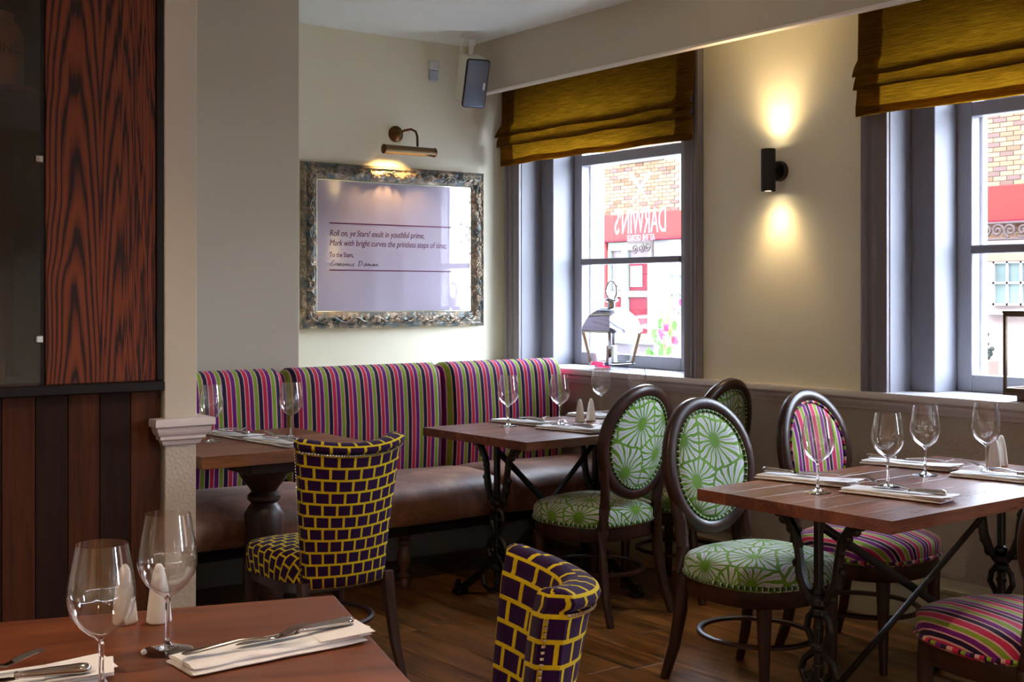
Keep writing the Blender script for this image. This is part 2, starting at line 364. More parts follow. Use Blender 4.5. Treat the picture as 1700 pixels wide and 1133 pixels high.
# ---- windows
def make_window(idx, a, b):
    far, near = b, a
    o = thing('window_%d' % idx, None, None, (0, 0, 0), kind='structure')
    X2 = 4.489; XF = 4.645
    oa, ob = a - .12, b + .12
    for nm, y0, y1, s in (('architrave', ob, ob + .115, 1), ('architrave', oa - .115, oa, -1)):
        ap = [(0, 0), (.018, 0), (.022, .012), (.022, .05), (.030, .056), (.034, .066), (.030, .076), (.030, .088), (.040, .094), (.044, .104), (.040, .115), (0, .115)]
        yy = y0 if s > 0 else y1
        struct(nm, MB().loft([[(XW - p, yy + s * q, z) for p, q in ap] for z in (.94, 2.60)]), TRIMD, o)
    for y0, y1 in ((ob - .004, ob), (oa, oa + .004)):
        struct('reveal_panel', BX(XW, X2, y0, y1, .94, 2.44), TRIMDIM, o)
    struct('reveal_case', BX(X2, 4.75, b, ob - .004, .94, 2.30, bev=.003), TRIMDIM, o)
    struct('reveal_case', BX(X2, 4.75, oa + .004, a, .94, 2.30, bev=.003), TRIMDIM, o)
    struct('sill_board', BX(XW - .002, 4.70, oa, ob, .905, .941, bev=.002), SILLW, o)
    gy0, gy1 = a + .225, b - .07
    struct('frame_stile', BX(XF, XF + .09, gy1, b, .94, 2.30, bev=.003), TRIMG, o)
    struct('frame_stile', BX(XF, XF + .09, a, gy0, .94, 2.30, bev=.003), TRIMG, o)
    struct('sash_box', BX(XF - .004, XF + .06, a, a + .155, .94, 2.30, bev=.004), TRIMG, o)
    struct('bottom_rail', BX(XF, XF + .06, gy0, gy1, .941, 1.012, bev=.003), TRIMG, o)
    struct('meeting_rail', BX(XF - .012, XF + .05, gy0, gy1, 1.517, 1.552, bev=.003), TRIMD, o)
    struct('head_rail', BX(XF, XF + .07, gy0, gy1, 2.09, 2.15, bev=.003), TRIMG, o)
    struct('fanlight_rail', BX(XF, XF + .07, gy0, gy1, 2.27, 2.30, bev=.003), TRIMG, o)
    for z0, z1, x in ((1.006, 1.52, XF + .018), (1.55, 2.093, XF + .035), (2.147, 2.273, XF + .035)):
        pn = struct('pane', BX(x, x + .004, gy0 - .004, gy1 + .004, z0, z1), PANE, o)
    struct('outer_sill', BX(4.70, 4.86, a - .05, b + .05, .93, .955, bev=.004), simple('outside_sill_paint', srgb(235, 235, 238), .5), o)
    for y in (b - .012, a): struct('outer_bead', BX(XF + .06, XF + .09, (gy1 - .014 if y > a else gy0), (gy1 if y > a else gy0 + .014), 1.012, 2.09), simple('outer_white_paint', srgb(240, 240, 244), .5), o)
    return o
WINS = [make_window(i + 1, a, b) for i, (a, b) in enumerate(WIN_Y)]

# window lettering (reads from the street, so mirrored from inside)
def text(name, body, m, size, loc, rot, parent=None, sx=1, shear=0, align='LEFT', ext=.0004):
    c = bpy.data.curves.new(name, 'FONT'); c.body = body; c.size = size; c.extrude = ext; c.shear = shear; c.align_x = align; c.resolution_u = 4
    tmp = bpy.data.objects.new('tmp', c); COL.objects.link(tmp)
    me = bpy.data.meshes.new_from_object(tmp.evaluated_get(bpy.context.evaluated_depsgraph_get())); bpy.data.objects.remove(tmp)
    me.materials.clear(); me.materials.append(m); me.name = name
    o = bpy.data.objects.new(name, me); COL.objects.link(o); o.location = loc; o.rotation_euler = rot; o.scale = (sx, 1, 1)
    if parent: o.parent = parent
    return o
DEC = NT('white_window_vinyl'); _d = DEC.n('BsdfDiffuse', {0: (.85, .85, .88, 1)}); _t = DEC.n('BsdfTranslucent', {0: (.9, .9, .93, 1)}); DEC.t.links.new(DEC.n('MixShader', {0: .35, 1: _d, 2: _t}), DEC.out.inputs[0]); DEC = DEC.m
RT = (R(90), 0, R(90))
dcl = thing('window_lettering', 'white shop name and crossed cutlery lettered on the far window pane, seen reversed', 'sign', (4.687, 4.915, 1.69))
text('lettering', "DARWIN'S", DEC, .200, (0, 0, -.004), RT, dcl, sx=.45)
text('lettering', "AT THE GEORGE", DEC, .048, (0, .095, -.046), RT, dcl, sx=.62)
cx = MB()
for s in (1, -1):
    a_, b_ = Vector((s * .0006, .21 - s * .072, .165)), Vector((s * .0006, .21 + s * .080, .330)); q = (b_ - a_).normalized(); w_ = Vector((0, -q.z, q.y)); prev = []
    for u_, h_ in ((0, .004), (.45, .006), (.55, .010), (.9, .014), (1, .006)): prev.append((a_ + (b_ - a_) * u_ + w_ * h_, a_ + (b_ - a_) * u_ - w_ * h_))
    cx.add([tuple(p) for pr_ in prev for p in pr_], [(2 * k, 2 * k + 1, 2 * k + 3, 2 * k + 2) for k in range(4)])
cx.build('crossed_cutlery_mark', DEC, dcl)

# ================================================================== OUTSIDE
def osr(r, g, b): return tuple(c * OUT for c in srgb(r, g, b)[:3]) + (1,)
OUT = .52  # outdoor colours darkened to offset daylight that would burn them out
PAVE = paint('pale_paving', osr(170, 168, 164), .8)
struct('upper_shade_wall', MB().box(-3, 4.75, -14, 22, 2.95, 9.5), simple('shade_wall_render', osr(150, 140, 130), .8))  # unseen upper storeys, added to shade the shop across the street
struct('pavement', BX(4.75, 40, -14, 48, -.14, -.02), PAVE)
def clay(name, c1, c2):
    t = NT(name); r = t.n('ObjectInfo', out=None).outputs['Random']
    c = t.ramp(r, [(0, c1), (.5, c2), (.8, tuple(x * .6 for x in c1[:3]) + (1,)), (1, osr(104, 84, 80))])
    t.P(Base_Color=c, Roughness=.9); return t.m
CLAY = clay('red_orange_brick', osr(132, 98, 76), osr(144, 112, 88))
def brickwall():
    t = NT('far_brickwork'); c = t.coord(); s = t.n('SeparateXYZ', {0: c}, out=None)
    v = t.n('CombineXYZ', {0: s.outputs[1], 1: s.outputs[2], 2: 0.0})
    b = t.n('TexBrick', {'Vector': v, 'Color1': osr(138, 104, 80), 'Color2': osr(120, 88, 70), 'Mortar': osr(150, 136, 120), 'Scale': 1.0, 'Mortar Size': .008, 'Brick Width': .235, 'Row Height': .077})
    t.P(Base_Color=b, Roughness=.9); return t.m
FARB = brickwall(); MORT = simple('lime_mortar', osr(156, 142, 126), .9)
RED = simple('red_shop_paint', osr(140, 46, 42), .5); REDD = simple('deep_red_door_paint', osr(104, 24, 36), .5)
PALEG = simple('pale_green_shop_paint', osr(144, 156, 138), .5); WHITEP = simple('white_masonry_paint', osr(168, 166, 166), .7)
SG = simple('shop_interior_grey', osr(110, 98, 106), .3)
shop = thing('shop_building', 'brick shop across the street with red fascia and pale green shopfront', 'building', (18, 0, 0))
BX(.02, 4, -8, 36, 0, 4.8).build('wall', FARB, shop)
bmesh_ = BX(-.03, .0, 0, .225, 0, .067, bev=.003).mesh('brick', CLAY)
n_b = 0
BX(-.012, .02, 18.2, 22.0, 3.05, 4.42).build('mortar_bed', MORT, shop); BX(-.012, .02, 10.55, 11.9, 3.05, 4.66).build('mortar_bed', MORT, shop)
for y0, y1, z0, z1 in ((18.5, 21.75, 3.06, 4.1), (10.8, 11.75, 3.06, 4.6)):
    z = z0; row = 0
    while z < z1:
        y = y0 + (row % 2) * .1175
        while y < y1 and n_b < 296:
            inst('brick', bmesh_, shop, (-.014 + rnd.random() * .008, y, z)); n_b += 1
            y += .235
        z += .077; row += 1
BX(-.16, 0, 9, 30, 2.50, 3.05, bev=.01).build('fascia', RED, shop)
BX(-.24, -.1, 9, 30, 2.46, 2.51, bev=.01).build('fascia_moulding', REDD, shop)
BX(-.10, .05, 18.9, 20.35, 4.14, 4.24, bev=.01).build('stone_sill', WHITEP, shop)
BX(-.12, .02, 20.64, 21.1, 0, 2.5, bev=.01).build('pilaster', RED, shop)
BX(-.02, .1, 19.0, 20.64, 0, 2.5).build('shop_back_panel', SG, shop)
BX(-.08, .0, 19.16, 20.64, 2.28, 2.46, bev=.008).build('transom', PALEG, shop)
for y0, y1 in ((20.0, 20.2), (19.17, 19.37), (20.55, 20.64)): BX(-.09, .0, y0, y1, .3, 2.3, bev=.008).build('mullion', PALEG, shop)
BX(-.085, .0, 19.3, 20.6, 1.28, 1.41, bev=.008).build('cross_rail', PALEG, shop)
for y0, y1, z0, z1, m in ((19.38, 19.98, 1.42, 2.1, REDD), (19.38, 19.98, .5, 1.27, REDD), (20.22, 20.54, 1.42, 2.1, SG), (20.22, 20.54, .5, 1.27, REDD)):
    BX(-.04, -.02, y0, y1, z0, z1, bev=.005).build('door_panel', m, shop)
BX(-.06, -.04, 19.57, 19.93, 1.5, 1.94).build('notice', simple('paper_notice', osr(160, 172, 172), .6), shop)
BX(-.1, .0, 19.16, 20.64, .28, .5, bev=.008).build('plinth_board', PALEG, shop)
BX(-.1, .0, 17.2, 19.14, 0, 2.46).build('white_wall_panel', WHITEP, shop)
wf = BX(-.14, -.1, 18.1, 18.6, .95, 1.75, bev=.004).build('window', simple('shop_window_grey', osr(130, 142, 138), .3), shop)
for y in (18.1, 18.34, 18.58): BX(-.17, -.13, y, y + .03, .95, 1.75).build('glazing_bar', WHITEP, wf)
for z in (.95, 1.34, 1.72): BX(-.17, -.13, 18.1, 18.6, z, z + .03).build('glazing_bar', WHITEP, wf)
# wall seen through the near window: pinkish wall with small paned sash window and timber frame
BX(-.35, 0, 9.2, 11.5, 0, 2.2).build('pink_wall', simple('pale_pink_masonry', osr(168, 148, 144), .8), shop)
wf = BX(-.38, -.34, 10.2, 11.15, 1.17, 1.85, bev=.004).build('window', simple('reflecting_pane', osr(124, 138, 134), .3), shop)
for k in range(5): BX(-.42, -.37, 10.2 + k * .23, 10.235 + k * .23, 1.17, 1.85).build('glazing_bar', WHITEP, wf)
for z in (1.17, 1.5, 1.82): BX(-.42, -.37, 10.2, 11.16, z, z + .035).build('glazing_bar', WHITEP, wf)
BX(-.5, -.34, 10.1, 11.25, 1.02, 1.1, bev=.01).build('window_sill', WHITEP, shop)
TAN = simple('tan_timber', osr(128, 104, 88), .6)
tf = thing('timber_frame', 'tan timber porch frame across the street, seen through the near window', 'frame', (17.3, 0, 0))
BX(-.06, .06, 11.27, 11.38, 0, 1.93, bev=.008).build('post', TAN, tf)
BX(-.05, .05, 11.39, 11.47, 0, 1.93, bev=.008).build('post', TAN, tf)
BX(-.06, .06, 9.6, 11.47, 1.84, 2.0, bev=.008).build('cross_beam', TAN, tf)
OUTMATS = [m for m in bpy.data.materials if m.use_nodes and m.name in ('red_orange_brick', 'lime_mortar', 'far_brickwork', 'pale_paving')]
# scrolled ironwork
def scroll(mb, c, r, t0, s, rr=.016, turns=1.6):
    mb.tube([(c[0], c[1] + s * r * (1 - k / 22) * cos(t0 + k / 20 * turns * 2 * pi), c[2] + r * (1 - k / 22) * sin(t0 + k / 20 * turns * 2 * pi)) for k in range(21)], rr, 5)
sc1 = MB()
IRB = simple('weathered_ironwork', osr(86, 72, 70), .6)
for k in range(9):
    scroll(sc1, (0, 9.75 + k * .21, 2.32), .11, k, 1 if k % 2 else -1, .022)
sc1.tube([(0, 9.6, 2.44), (0, 11.5, 2.44)], .02, 6); sc1.tube([(0, 9.6, 2.19), (0, 11.5, 2.19)], .02, 6)
tag(sc1.build('ironwork_frieze', IRB, loc=(17.5, 0, 0)), 'dark scrolled ironwork frieze beneath the red fascia, seen through the near window', 'ironwork')
sc2 = MB()
for k in range(3): scroll(sc2, (0, 19.02 + k * .2, 2.29), .10, k * 2, 1 if k % 2 else -1, .02)
sc2.box(-.03, .03, 18.9, 19.6, 2.4, 2.45); sc2.box(-.02, .02, 18.86, 18.9, 2.1, 2.45)
tag(sc2.build('ironwork_bracket', IRB, loc=(17.6, 0, 0)), 'dark scrolled iron bracket under the red fascia, seen through the far window', 'ironwork')
tag(MB().tube([(0, 0, -.02), (0, 0, 1.9)], .02, 8).lathe([(.05, -.02), (.05, 0), (.02, .03)], 10).sphere((0, 0, 1.9), .03).build('street_post', simple('grey_post_metal', osr(150, 150, 158), .4), loc=(17.4, 18.56, 0)), 'thin grey post on the pavement behind the flowers', 'post')
# white porch column
pc = MB().box(-.1, .1, -.1, .1, 0, 1.15, bev=.006).box(-.13, .13, -.13, .13, 1.13, 1.2, bev=.01).box(-.12, .12, -.12, .12, 0, .15, bev=.01).box(-.085, .085, -.085, .085, 1.2, 3.4, bev=.012).box(-.105, .105, -.105, .105, 3.2, 3.26, bev=.01)
tag(pc.build('porch_column', simple('porch_white_paint', osr(240, 240, 244), .5), loc=(5.6, 6.66, -.02)), 'white square porch column outside the far window', 'column')
# potted flowers outside window 1
LEAF = simple('fresh_leaf_green', osr(96, 170, 70), .5); FLOWER = simple('pink_petal', osr(226, 92, 140), .6); FLOWW = simple('pale_pink_petal', osr(240, 160, 180), .6)
pf = thing('potted_flowers', 'stone planter of pink flowers on canes outside the far window', 'plant', (8, 8.36, 0))
MB().lathe([(.12, -.02), (.15, 0), (.2, .55), (.23, .62), (.23, .7), (.2, .7), (.19, .64)], 18).build('planter', simple('stone_planter', osr(206, 196, 178), .8), pf)
st = MB()
for k in range(6): st.tube([(0, rnd.uniform(-.1, .1), .62), (rnd.uniform(-.05, .05), rnd.uniform(-.14, .14), rnd.uniform(1.2, 1.45))], .007, 5)
st.build('cane', simple('cane_tan', osr(190, 150, 110), .7), pf)
for k in range(9):
    c = (rnd.uniform(-.12, .12), rnd.uniform(-.14, .14), rnd.uniform(.82, 1.28))
    m = MB()
    for j in range(6):
        a = j * pi / 3; m.sphere((c[0], c[1] + .022 * cos(a), c[2] + .022 * sin(a)), .019, 6, 4)
    m.build('flower', FLOWER if k % 3 else FLOWW, pf)
for k in range(16):
    m = MB(); a = rnd.uniform(-1, 1); c = Vector((rnd.uniform(-.12, .05), rnd.uniform(-.12, .2), rnd.uniform(.7, 1.05)))
    m.M = Matrix.Translation(c) @ Euler((a, rnd.uniform(-.5, .5), 0)).to_matrix().to_4x4()
    m.grid(lambda u, v: (.004 * cos(3 * v), (v - .5) * .06 * sin(pi * min(1, u * .97 + .03)), u * .12), 5, 4)
    m.build('leaf', LEAF, pf)
# cafe planter and chairs at the foot of the pink wall
pl = thing('street_planter', 'dark planter with red flowers by the pink wall, seen through the near window', 'plant', (17.1, 11.08, 0))
BX(-.15, .15, -.25, .12, -.02, .35, bev=.02).build('planter', simple('terracotta_tub', osr(150, 120, 110), .8), pl)
m = MB()
for k in range(26): m.sphere((rnd.uniform(-.14, .14), rnd.uniform(-.22, .14), rnd.uniform(.35, .8)), rnd.uniform(.03, .06), 6, 4)
m.build('foliage', simple('dark_foliage', osr(60, 66, 62), .8), pl, kind='stuff')
m = MB()
for k in range(9): m.sphere((rnd.uniform(-.18, -.1), rnd.uniform(-.2, .14), rnd.uniform(.4, .95)), .03, 6, 4)
m.build('blooms', simple('red_bloom', osr(200, 50, 50), .7), pl, kind='stuff')

for ob in [o for o in bpy.data.objects if o.type == 'MESH' and (o.matrix_world.translation.x > 5 or (o.parent and o.parent.location.x > 5) or o.location.x > 5 or o.name in ('pavement', 'upper_shade_wall'))]:
    for m in ob.data.materials:
        if m.node_tree.nodes.get('Principled BSDF'): m.node_tree.nodes['Principled BSDF'].inputs['Specular IOR Level'].default_value = .04   # gloss cut so the bright sky cannot wash out outdoor colours
# ================================================================== FITTED CABINET AND PANELLING (left)
YP = 3.96
pn = thing('wall_panelling', 'vertical strip wood panelling in alternating dark and mid brown below the cabinet', 'panelling', (0, YP, 0))
x = 1.51; k = 0
while x > .0:
    BX(x - .098, x - .001, 0, .02, 0, 1.035, bev=.0015).build('panel_strip', PANB if k % 2 == 1 else PANA, pn); x -= .099; k += 1
cb = thing('wall_cabinet', 'tall built-in cabinet with dark glass door and grained wood side board', 'cabinet', (0, YP, 0))
BX(0, 1.513, -.035, .3, 1.035, 1.068, bev=.004).build('ledge', BLACKW, cb)
BX(1.142, 1.49, -.012, .012, 1.068, ZC, bev=.002).build('board', ASH, cb)
BX(1.49, 1.513, -.02, .3, 1.068, ZC, bev=.003).build('edge_strip', BLACKW, cb)
BX(1.128, 1.141, -.004, .30, 1.068, ZC).build('side_jamb', BLACKW, cb)
INT = wood('cabinet_interior_wood', srgb(56, 30, 12), srgb(92, 54, 24), axis=2, stretch=10, sc=5, rough=.5, tone=0)
BX(.0, 1.14, .29, .31, 1.068, ZC).build('back_panel', INT, cb)
BX(.0, 1.128, .0, .29, 1.066, 1.078).build('shelf', INT, cb); BX(.0, .02, .0, .3, 1.068, ZC).build('side_jamb', BLACKW, cb)
BX(.0, 1.128, .02, .29, 1.975, 1.99).build('shelf', INT, cb)
dr = BX(.02, 1.127, -.006, 0, 1.075, ZC - .02).build('glass_door', CABG, cb)
for z in (1.21, 1.765): BX(1.112, 1.135, -.016, 0, z - .012, z + .012, bev=.003).build('hinge', CHROME, dr)
jar = thing('reflection_jar', 'cream jar lettered WINE, added behind the cabinet glass to stand for a reflection', 'jar', (1.03, YP + .13, 1.99))  # made-up vessel in place of a reflection in the door glass
MB().lathe([(.001, 0), (.075, 0), (.083, .03), (.083, .16), (.07, .20), (.055, .215), (.055, .235), (.048, .238), (.045, .22)], 24, cap=(True, False)).build('body', simple('reflection_cream', srgb(176, 140, 96), .3), jar)
text('lettering', 'WINE', simple('reflection_letter_brown', srgb(50, 34, 22), .5), .045, (-.055, -.085, .10), (R(90), 0, 0), jar, sx=.9)
tl = MB().lathe([(.001, 0), (.03, 0), (.034, .01), (.036, .06), (.034, .06), (.031, .012), (.001, .01)], 16)  # invented little pot, there to give a glint behind the glass
tag(tl.build('glint_pot', simple('amber_glass', srgb(190, 140, 70), .1, .6), loc=(1.02, YP + .1, 1.078)), 'small shiny pot on the cabinet bottom shelf, added for a glint', 'pot')

# ================================================================== BANQUETTE
bq = thing('banquette', 'long wall bench with striped velvet back and worn brown leather seat', 'bench', (0, 0, 0))
edges = [1.70, 2.61, 3.48, 4.26]
def back_cushion(x0, x1):
    y0 = 5.425
    prof = []                                     # from bottom front up and over: (y, z, arc)
    P = [(5.245, .46), (5.24, .52), (5.235, .62), (5.235, .74), (5.245, .86), (5.255, .93), (5.268, .968), (5.292, .992), (5.325, 1.003), (5.37, 1.0), (5.41, .985), (5.425, .96), (5.425, .47)]
    L = [0]
    for a, b in zip(P, P[1:]): L.append(L[-1] + math.hypot(b[0] - a[0], b[1] - a[1]))
    n = 22; rings = []; uv = []
    for i in range(n + 1):
        t = i / n; x = x0 + (x1 - x0) * t
        e = max(0, 1 - min(t, 1 - t) * (x1 - x0) / .045)          # rounded ends
        e = 1 - sqrt(max(0, 1 - e * e))
        e = min(1, e)
        r = []
        for (y, z), l in zip(P, L):
            yy = y + (5.34 - y) * e * .42; zz = z - (z - .75) * e * .11
            r.append((x, yy + .004 * sin(x * 9 + z * 5), zz)); uv.append((x, l))
        rings.append(r)
    return MB().loft(rings, uv=uv)
for a, b in zip(edges, edges[1:]): back_cushion(a + .002, b - .002).build('back_cushion', STRIPE_BENCH, bq, ang=50)
def seat_cushion(x0, x1):
    P = [(5.24, .40), (5.24, .485), (5.15, .502), (5.0, .511), (4.85, .508), (4.77, .495), (4.72, .465), (4.695, .42), (4.695, .36), (4.71, .325), (4.76, .315), (5.0, .315)]
    n = 20; rings = []
    for i in range(n + 1):
        t = i / n; x = x0 + (x1 - x0) * t
        e = max(0, 1 - min(t, 1 - t) * (x1 - x0) / .06); e = 1 - sqrt(max(0, 1 - e * e))
        rings.append([(x, y + (.03 * e if y < 4.8 else 0), z - (.035 * e if z > .45 else 0) + .007 * noise.noise((x * 3, y * 4, z))) for y, z in P])
    return MB().loft(rings)
for a, b in zip(edges, edges[1:]): seat_cushion(a + .001, b - .001).build('seat_cushion', SUEDE, bq, ang=60)
BX(1.64, 4.27, 4.80, 5.42, .26, .33).build('seat_rail', BLACKW, bq)
BX(1.64, 4.27, 5.425, 5.445, 0, .95).build('back_board', simple('bench_back_grey_paint', srgb(150, 152, 158), .6), bq)
BX(2.78, 4.27, 5.445, 5.92, .88, .93).build('rear_ledge', simple('ledge_paint', srgb(200, 198, 186), .5), bq)
leg = MB().lathe([(.012, 0), (.02, .004), (.024, .03), (.018, .045), (.026, .055), (.026, .065), (.016, .075), (.018, .09), (.03, .12), (.034, .15), (.026, .18), (.02, .195), (.03, .205), (.03, .215), (.022, .225), (.034, .235), (.036, .262)], 14)
LEGW = wood('mid_turned_wood', srgb(70, 44, 36), srgb(116, 82, 70), axis=2, stretch=7, sc=5, rough=.3, tone=0)
lm = leg.mesh('leg', LEGW)
for x, y in ((1.9, 4.9), (3.02, 4.9), (4.1, 4.9), (3.02, 5.33), (1.9, 5.33), (4.1, 5.33)): inst('leg', lm, bq, (x, y, 0))

# ================================================================== TABLES
def table_top(root, x0, x1, y0, y1, z1, th, m, n):
    w = (y1 - y0) / n
    for k in range(n):
        BX(x0, x1, y0 + k * w + .0004, y0 + (k + 1) * w - .0004, z1 - th, z1, bev=.0009).build('board', m, root)
def iron_end():
    """openwork cast-iron table end in the local YZ plane"""
    m = MB()
    m.box(-.025, .025, -.16, .16, .695, .706)
    m.box(-.012, .012, -.011, .011, .06, .70, bev=.003)
    for s in (1, -1):
        m.tube([(0, s * .018, .44), (0, s * .045, .47), (0, s * .066, .52), (0, s * .070, .57), (0, s * .082, .63), (0, s * .115, .675), (0, s * .15, .697)], [.014, .016, .017, .014, .015, .017, .015], 7)
        for y, z, r in ((.062, .50, .021), (.08, .545, .018), (.076, .60, .02), (.10, .645, .021), (.13, .668, .019), (.045, .46, .02), (.15, .685, .017)): m.sphere((0, s * y, z), r, 7, 5, (.7, 1, .8))
        # middle scrolls
        m.tube([(0, s * .012, .42), (0, s * .036, .395), (0, s * .042, .36), (0, s * .024, .33), (0, s * .012, .30)], .011, 6)
        m.tube([(0, s * .012, .30), (0, s * .05, .27), (0, s * .064, .235), (0, s * .045, .20), (0, s * .02, .195), (0, s * .022, .22), (0, s * .036, .235)], .011, 6)
        # feet
        m.tube([(0, s * .01, .22), (0, s * .05, .175), (0, s * .11, .12), (0, s * .18, .075), (0, s * .235, .038), (0, s * .27, .022), (0, s * .29, .035), (0, s * .283, .055)], [.015, .016, .017, .016, .018, .02, .015, .012], 8)
        m.tube([(0, s * .10, .115), (0, s * .09, .07), (0, s * .05, .055), (0, 0, .07)], .01, 6)
        m.box(-.03, .03, s * .268 - .028, s * .268 + .028, 0, .02, bev=.006)
    for z, r in ((.10, .024), (.16, .03), (.255, .02), (.31, .026), (.37, .02), (.415, .03), (.445, .036), (.475, .024)):
        m.sphere((0, 0, z), r, 8, 5, (.8, 1, .7))
    return m
IEND = iron_end().mesh('iron_leg', IRON)
def iron_table(name, label, x0, x1, y0, y1, rz, trx, m=ACACIA):
    t = thing(name, label, 'table', ((x0 + x1) / 2, (y0 + y1) / 2, 0), rz)
    hx, hy = (x1 - x0) / 2, (y1 - y0) / 2
    table_top(t, -hx, hx, -hy, hy, .75, .036, m, 6)
    a, b = trx[0] - (x0 + x1) / 2, trx[1] - (x0 + x1) / 2
    for x in (a, b): inst('iron_leg', IEND, t, (x, 0, .004))
    for s, (p, q) in ((1, (a, b)), (-1, (b, a))):
        MB().tube([(p, s * .012, .68), (q, s * .012, .15)], .013, 6, sq=(.35, 1.1)).build('cross_brace', IRON, t)
    BX(a, b, -.012, .012, .70, .712).build('top_rail', IRON, t)
    return t
T3 = iron_table('dining_table', 'reddish wood table on black cast-iron legs with striped chairs around it', 2.757, 4.03, 2.065, 2.765, R(1.5), (2.90, 3.88))
T2 = iron_table('dining_table', 'reddish cast-iron-legged table in front of the bench near the far window', 3.035, 4.235, 4.03, 4.765, R(2.2), (3.17, 3.745))
t1 = thing('dining_table', 'thick oak pedestal table in front of the bench, behind the partition', 'table', (2.185, 4.72, 0))
table_top(t1, -.37, .37, -.37, .37, .75, .046, OAK, 5)
MB().lathe([(.09, .03), (.09, .06), (.06, .08), (.05, .10), (.075, .13), (.085, .17), (.08, .30), (.075, .40), (.078, .47), (.062, .50), (.05, .515), (.066, .53), (.066, .545), (.05, .56), (.062, .58), (.08, .60), (.098, .63), (.10, .65)], 24, (0, -.11, 0)).build('pedestal', BANDW, t1)
BX(-.11, .11, -.22, .0, .64, .704, bev=.006).build('top_block', BANDW, t1)
for a in range(4):
    mm = MB(); mm.M = Matrix.Translation((0, -.11, 0)) @ Matrix.Rotation(a * pi / 2 + pi / 4, 4, 'Z'); mm.tube([(.05, 0, .08), (.14, 0, .075), (.24, 0, .045), (.30, 0, .022)], [.035, .034, .026, .02], 8); mm.build('foot', BANDW, t1)
a0 = R(-17)
c0 = Vector((1.2, 2.21)); ex = Vector((cos(a0), sin(a0))); ey = Vector((-sin(a0), cos(a0)))
c0c = c0 - ex * .62 - ey * .375
t0 = thing('dining_table', 'smooth mahogany table corner nearest the camera, beside the wood panelling', 'table', (c0c.x, c0c.y, 0), a0)
BX(-.62, .62, -.375, .375, .72, .75, bev=.003).build('tabletop', MAHOG, t0)
for x in (-.35, .35):
    MB().lathe([(.045, .02), (.05, .06), (.035, .10), (.045, .4), (.03, .6), (.05, .68), (.06, .72)], 16, (x, 0, 0)).build('pedestal', BANDW, t0)
    BX(x - .035, x + .035, -.28, .28, 0, .035, bev=.01).build('foot', BANDW, t0)

# ================================================================== OVAL-BACK CHAIRS
def sup(t, a, b, e):
    c, s = cos(t), sin(t)
    return (a * math.copysign(abs(c) ** (2 / e), c), b * math.copysign(abs(s) ** (2 / e), s))
def seat_pad(a, b, e, z0, z1, crown=.02, n=40, flare=0, orient=1):
    """upholstered seat: uv continues from the top down the sides"""
    lev = [(0.02, crown, 0), (.35, crown * .95, 0), (.65, crown * .75, 0), (.85, crown * .35, 0), (.95, 0, 0), (.99, -.012, .012), (1.0, -.03, .03), (1.0, -(z1 - z0) * .75, (z1 - z0) * .75), (.985, -(z1 - z0), (z1 - z0)), (.9, -(z1 - z0), (z1 - z0) + .02)]
    rings, uv = [], []
    for k, dz, drop in lev:
        r = []
        for j in range(n):
            t = 2 * pi * j / n; x, y = sup(t, a, b, e); x *= 1 + flare * y / b
            l = math.hypot(x, y) or 1
            r.append((x * k, y * k, z1 + dz)); uv.append((x * k + x / l * drop, y * k + y / l * drop))
        rings.append(r)
    return MB().loft(rings, uv=uv)
def seat_piping(a, b, e, z, r, n=48, flare=0):
    path = []
    for j in range(n):
        x, y = sup(2 * pi * j / n, a, b, e); x *= 1 + flare * y / b
        path.append((x, y, z))
    m = MB(); m.tube(path, r, 6, loop=True); 
    L = 2 * pi * (a + b) / 2
    m.uv = [((i // 6) / n * L, (i % 6) * .004) for i in range(len(m.v))]
    return m
def oval(t, w, h): return (w * cos(t), h * sin(t))
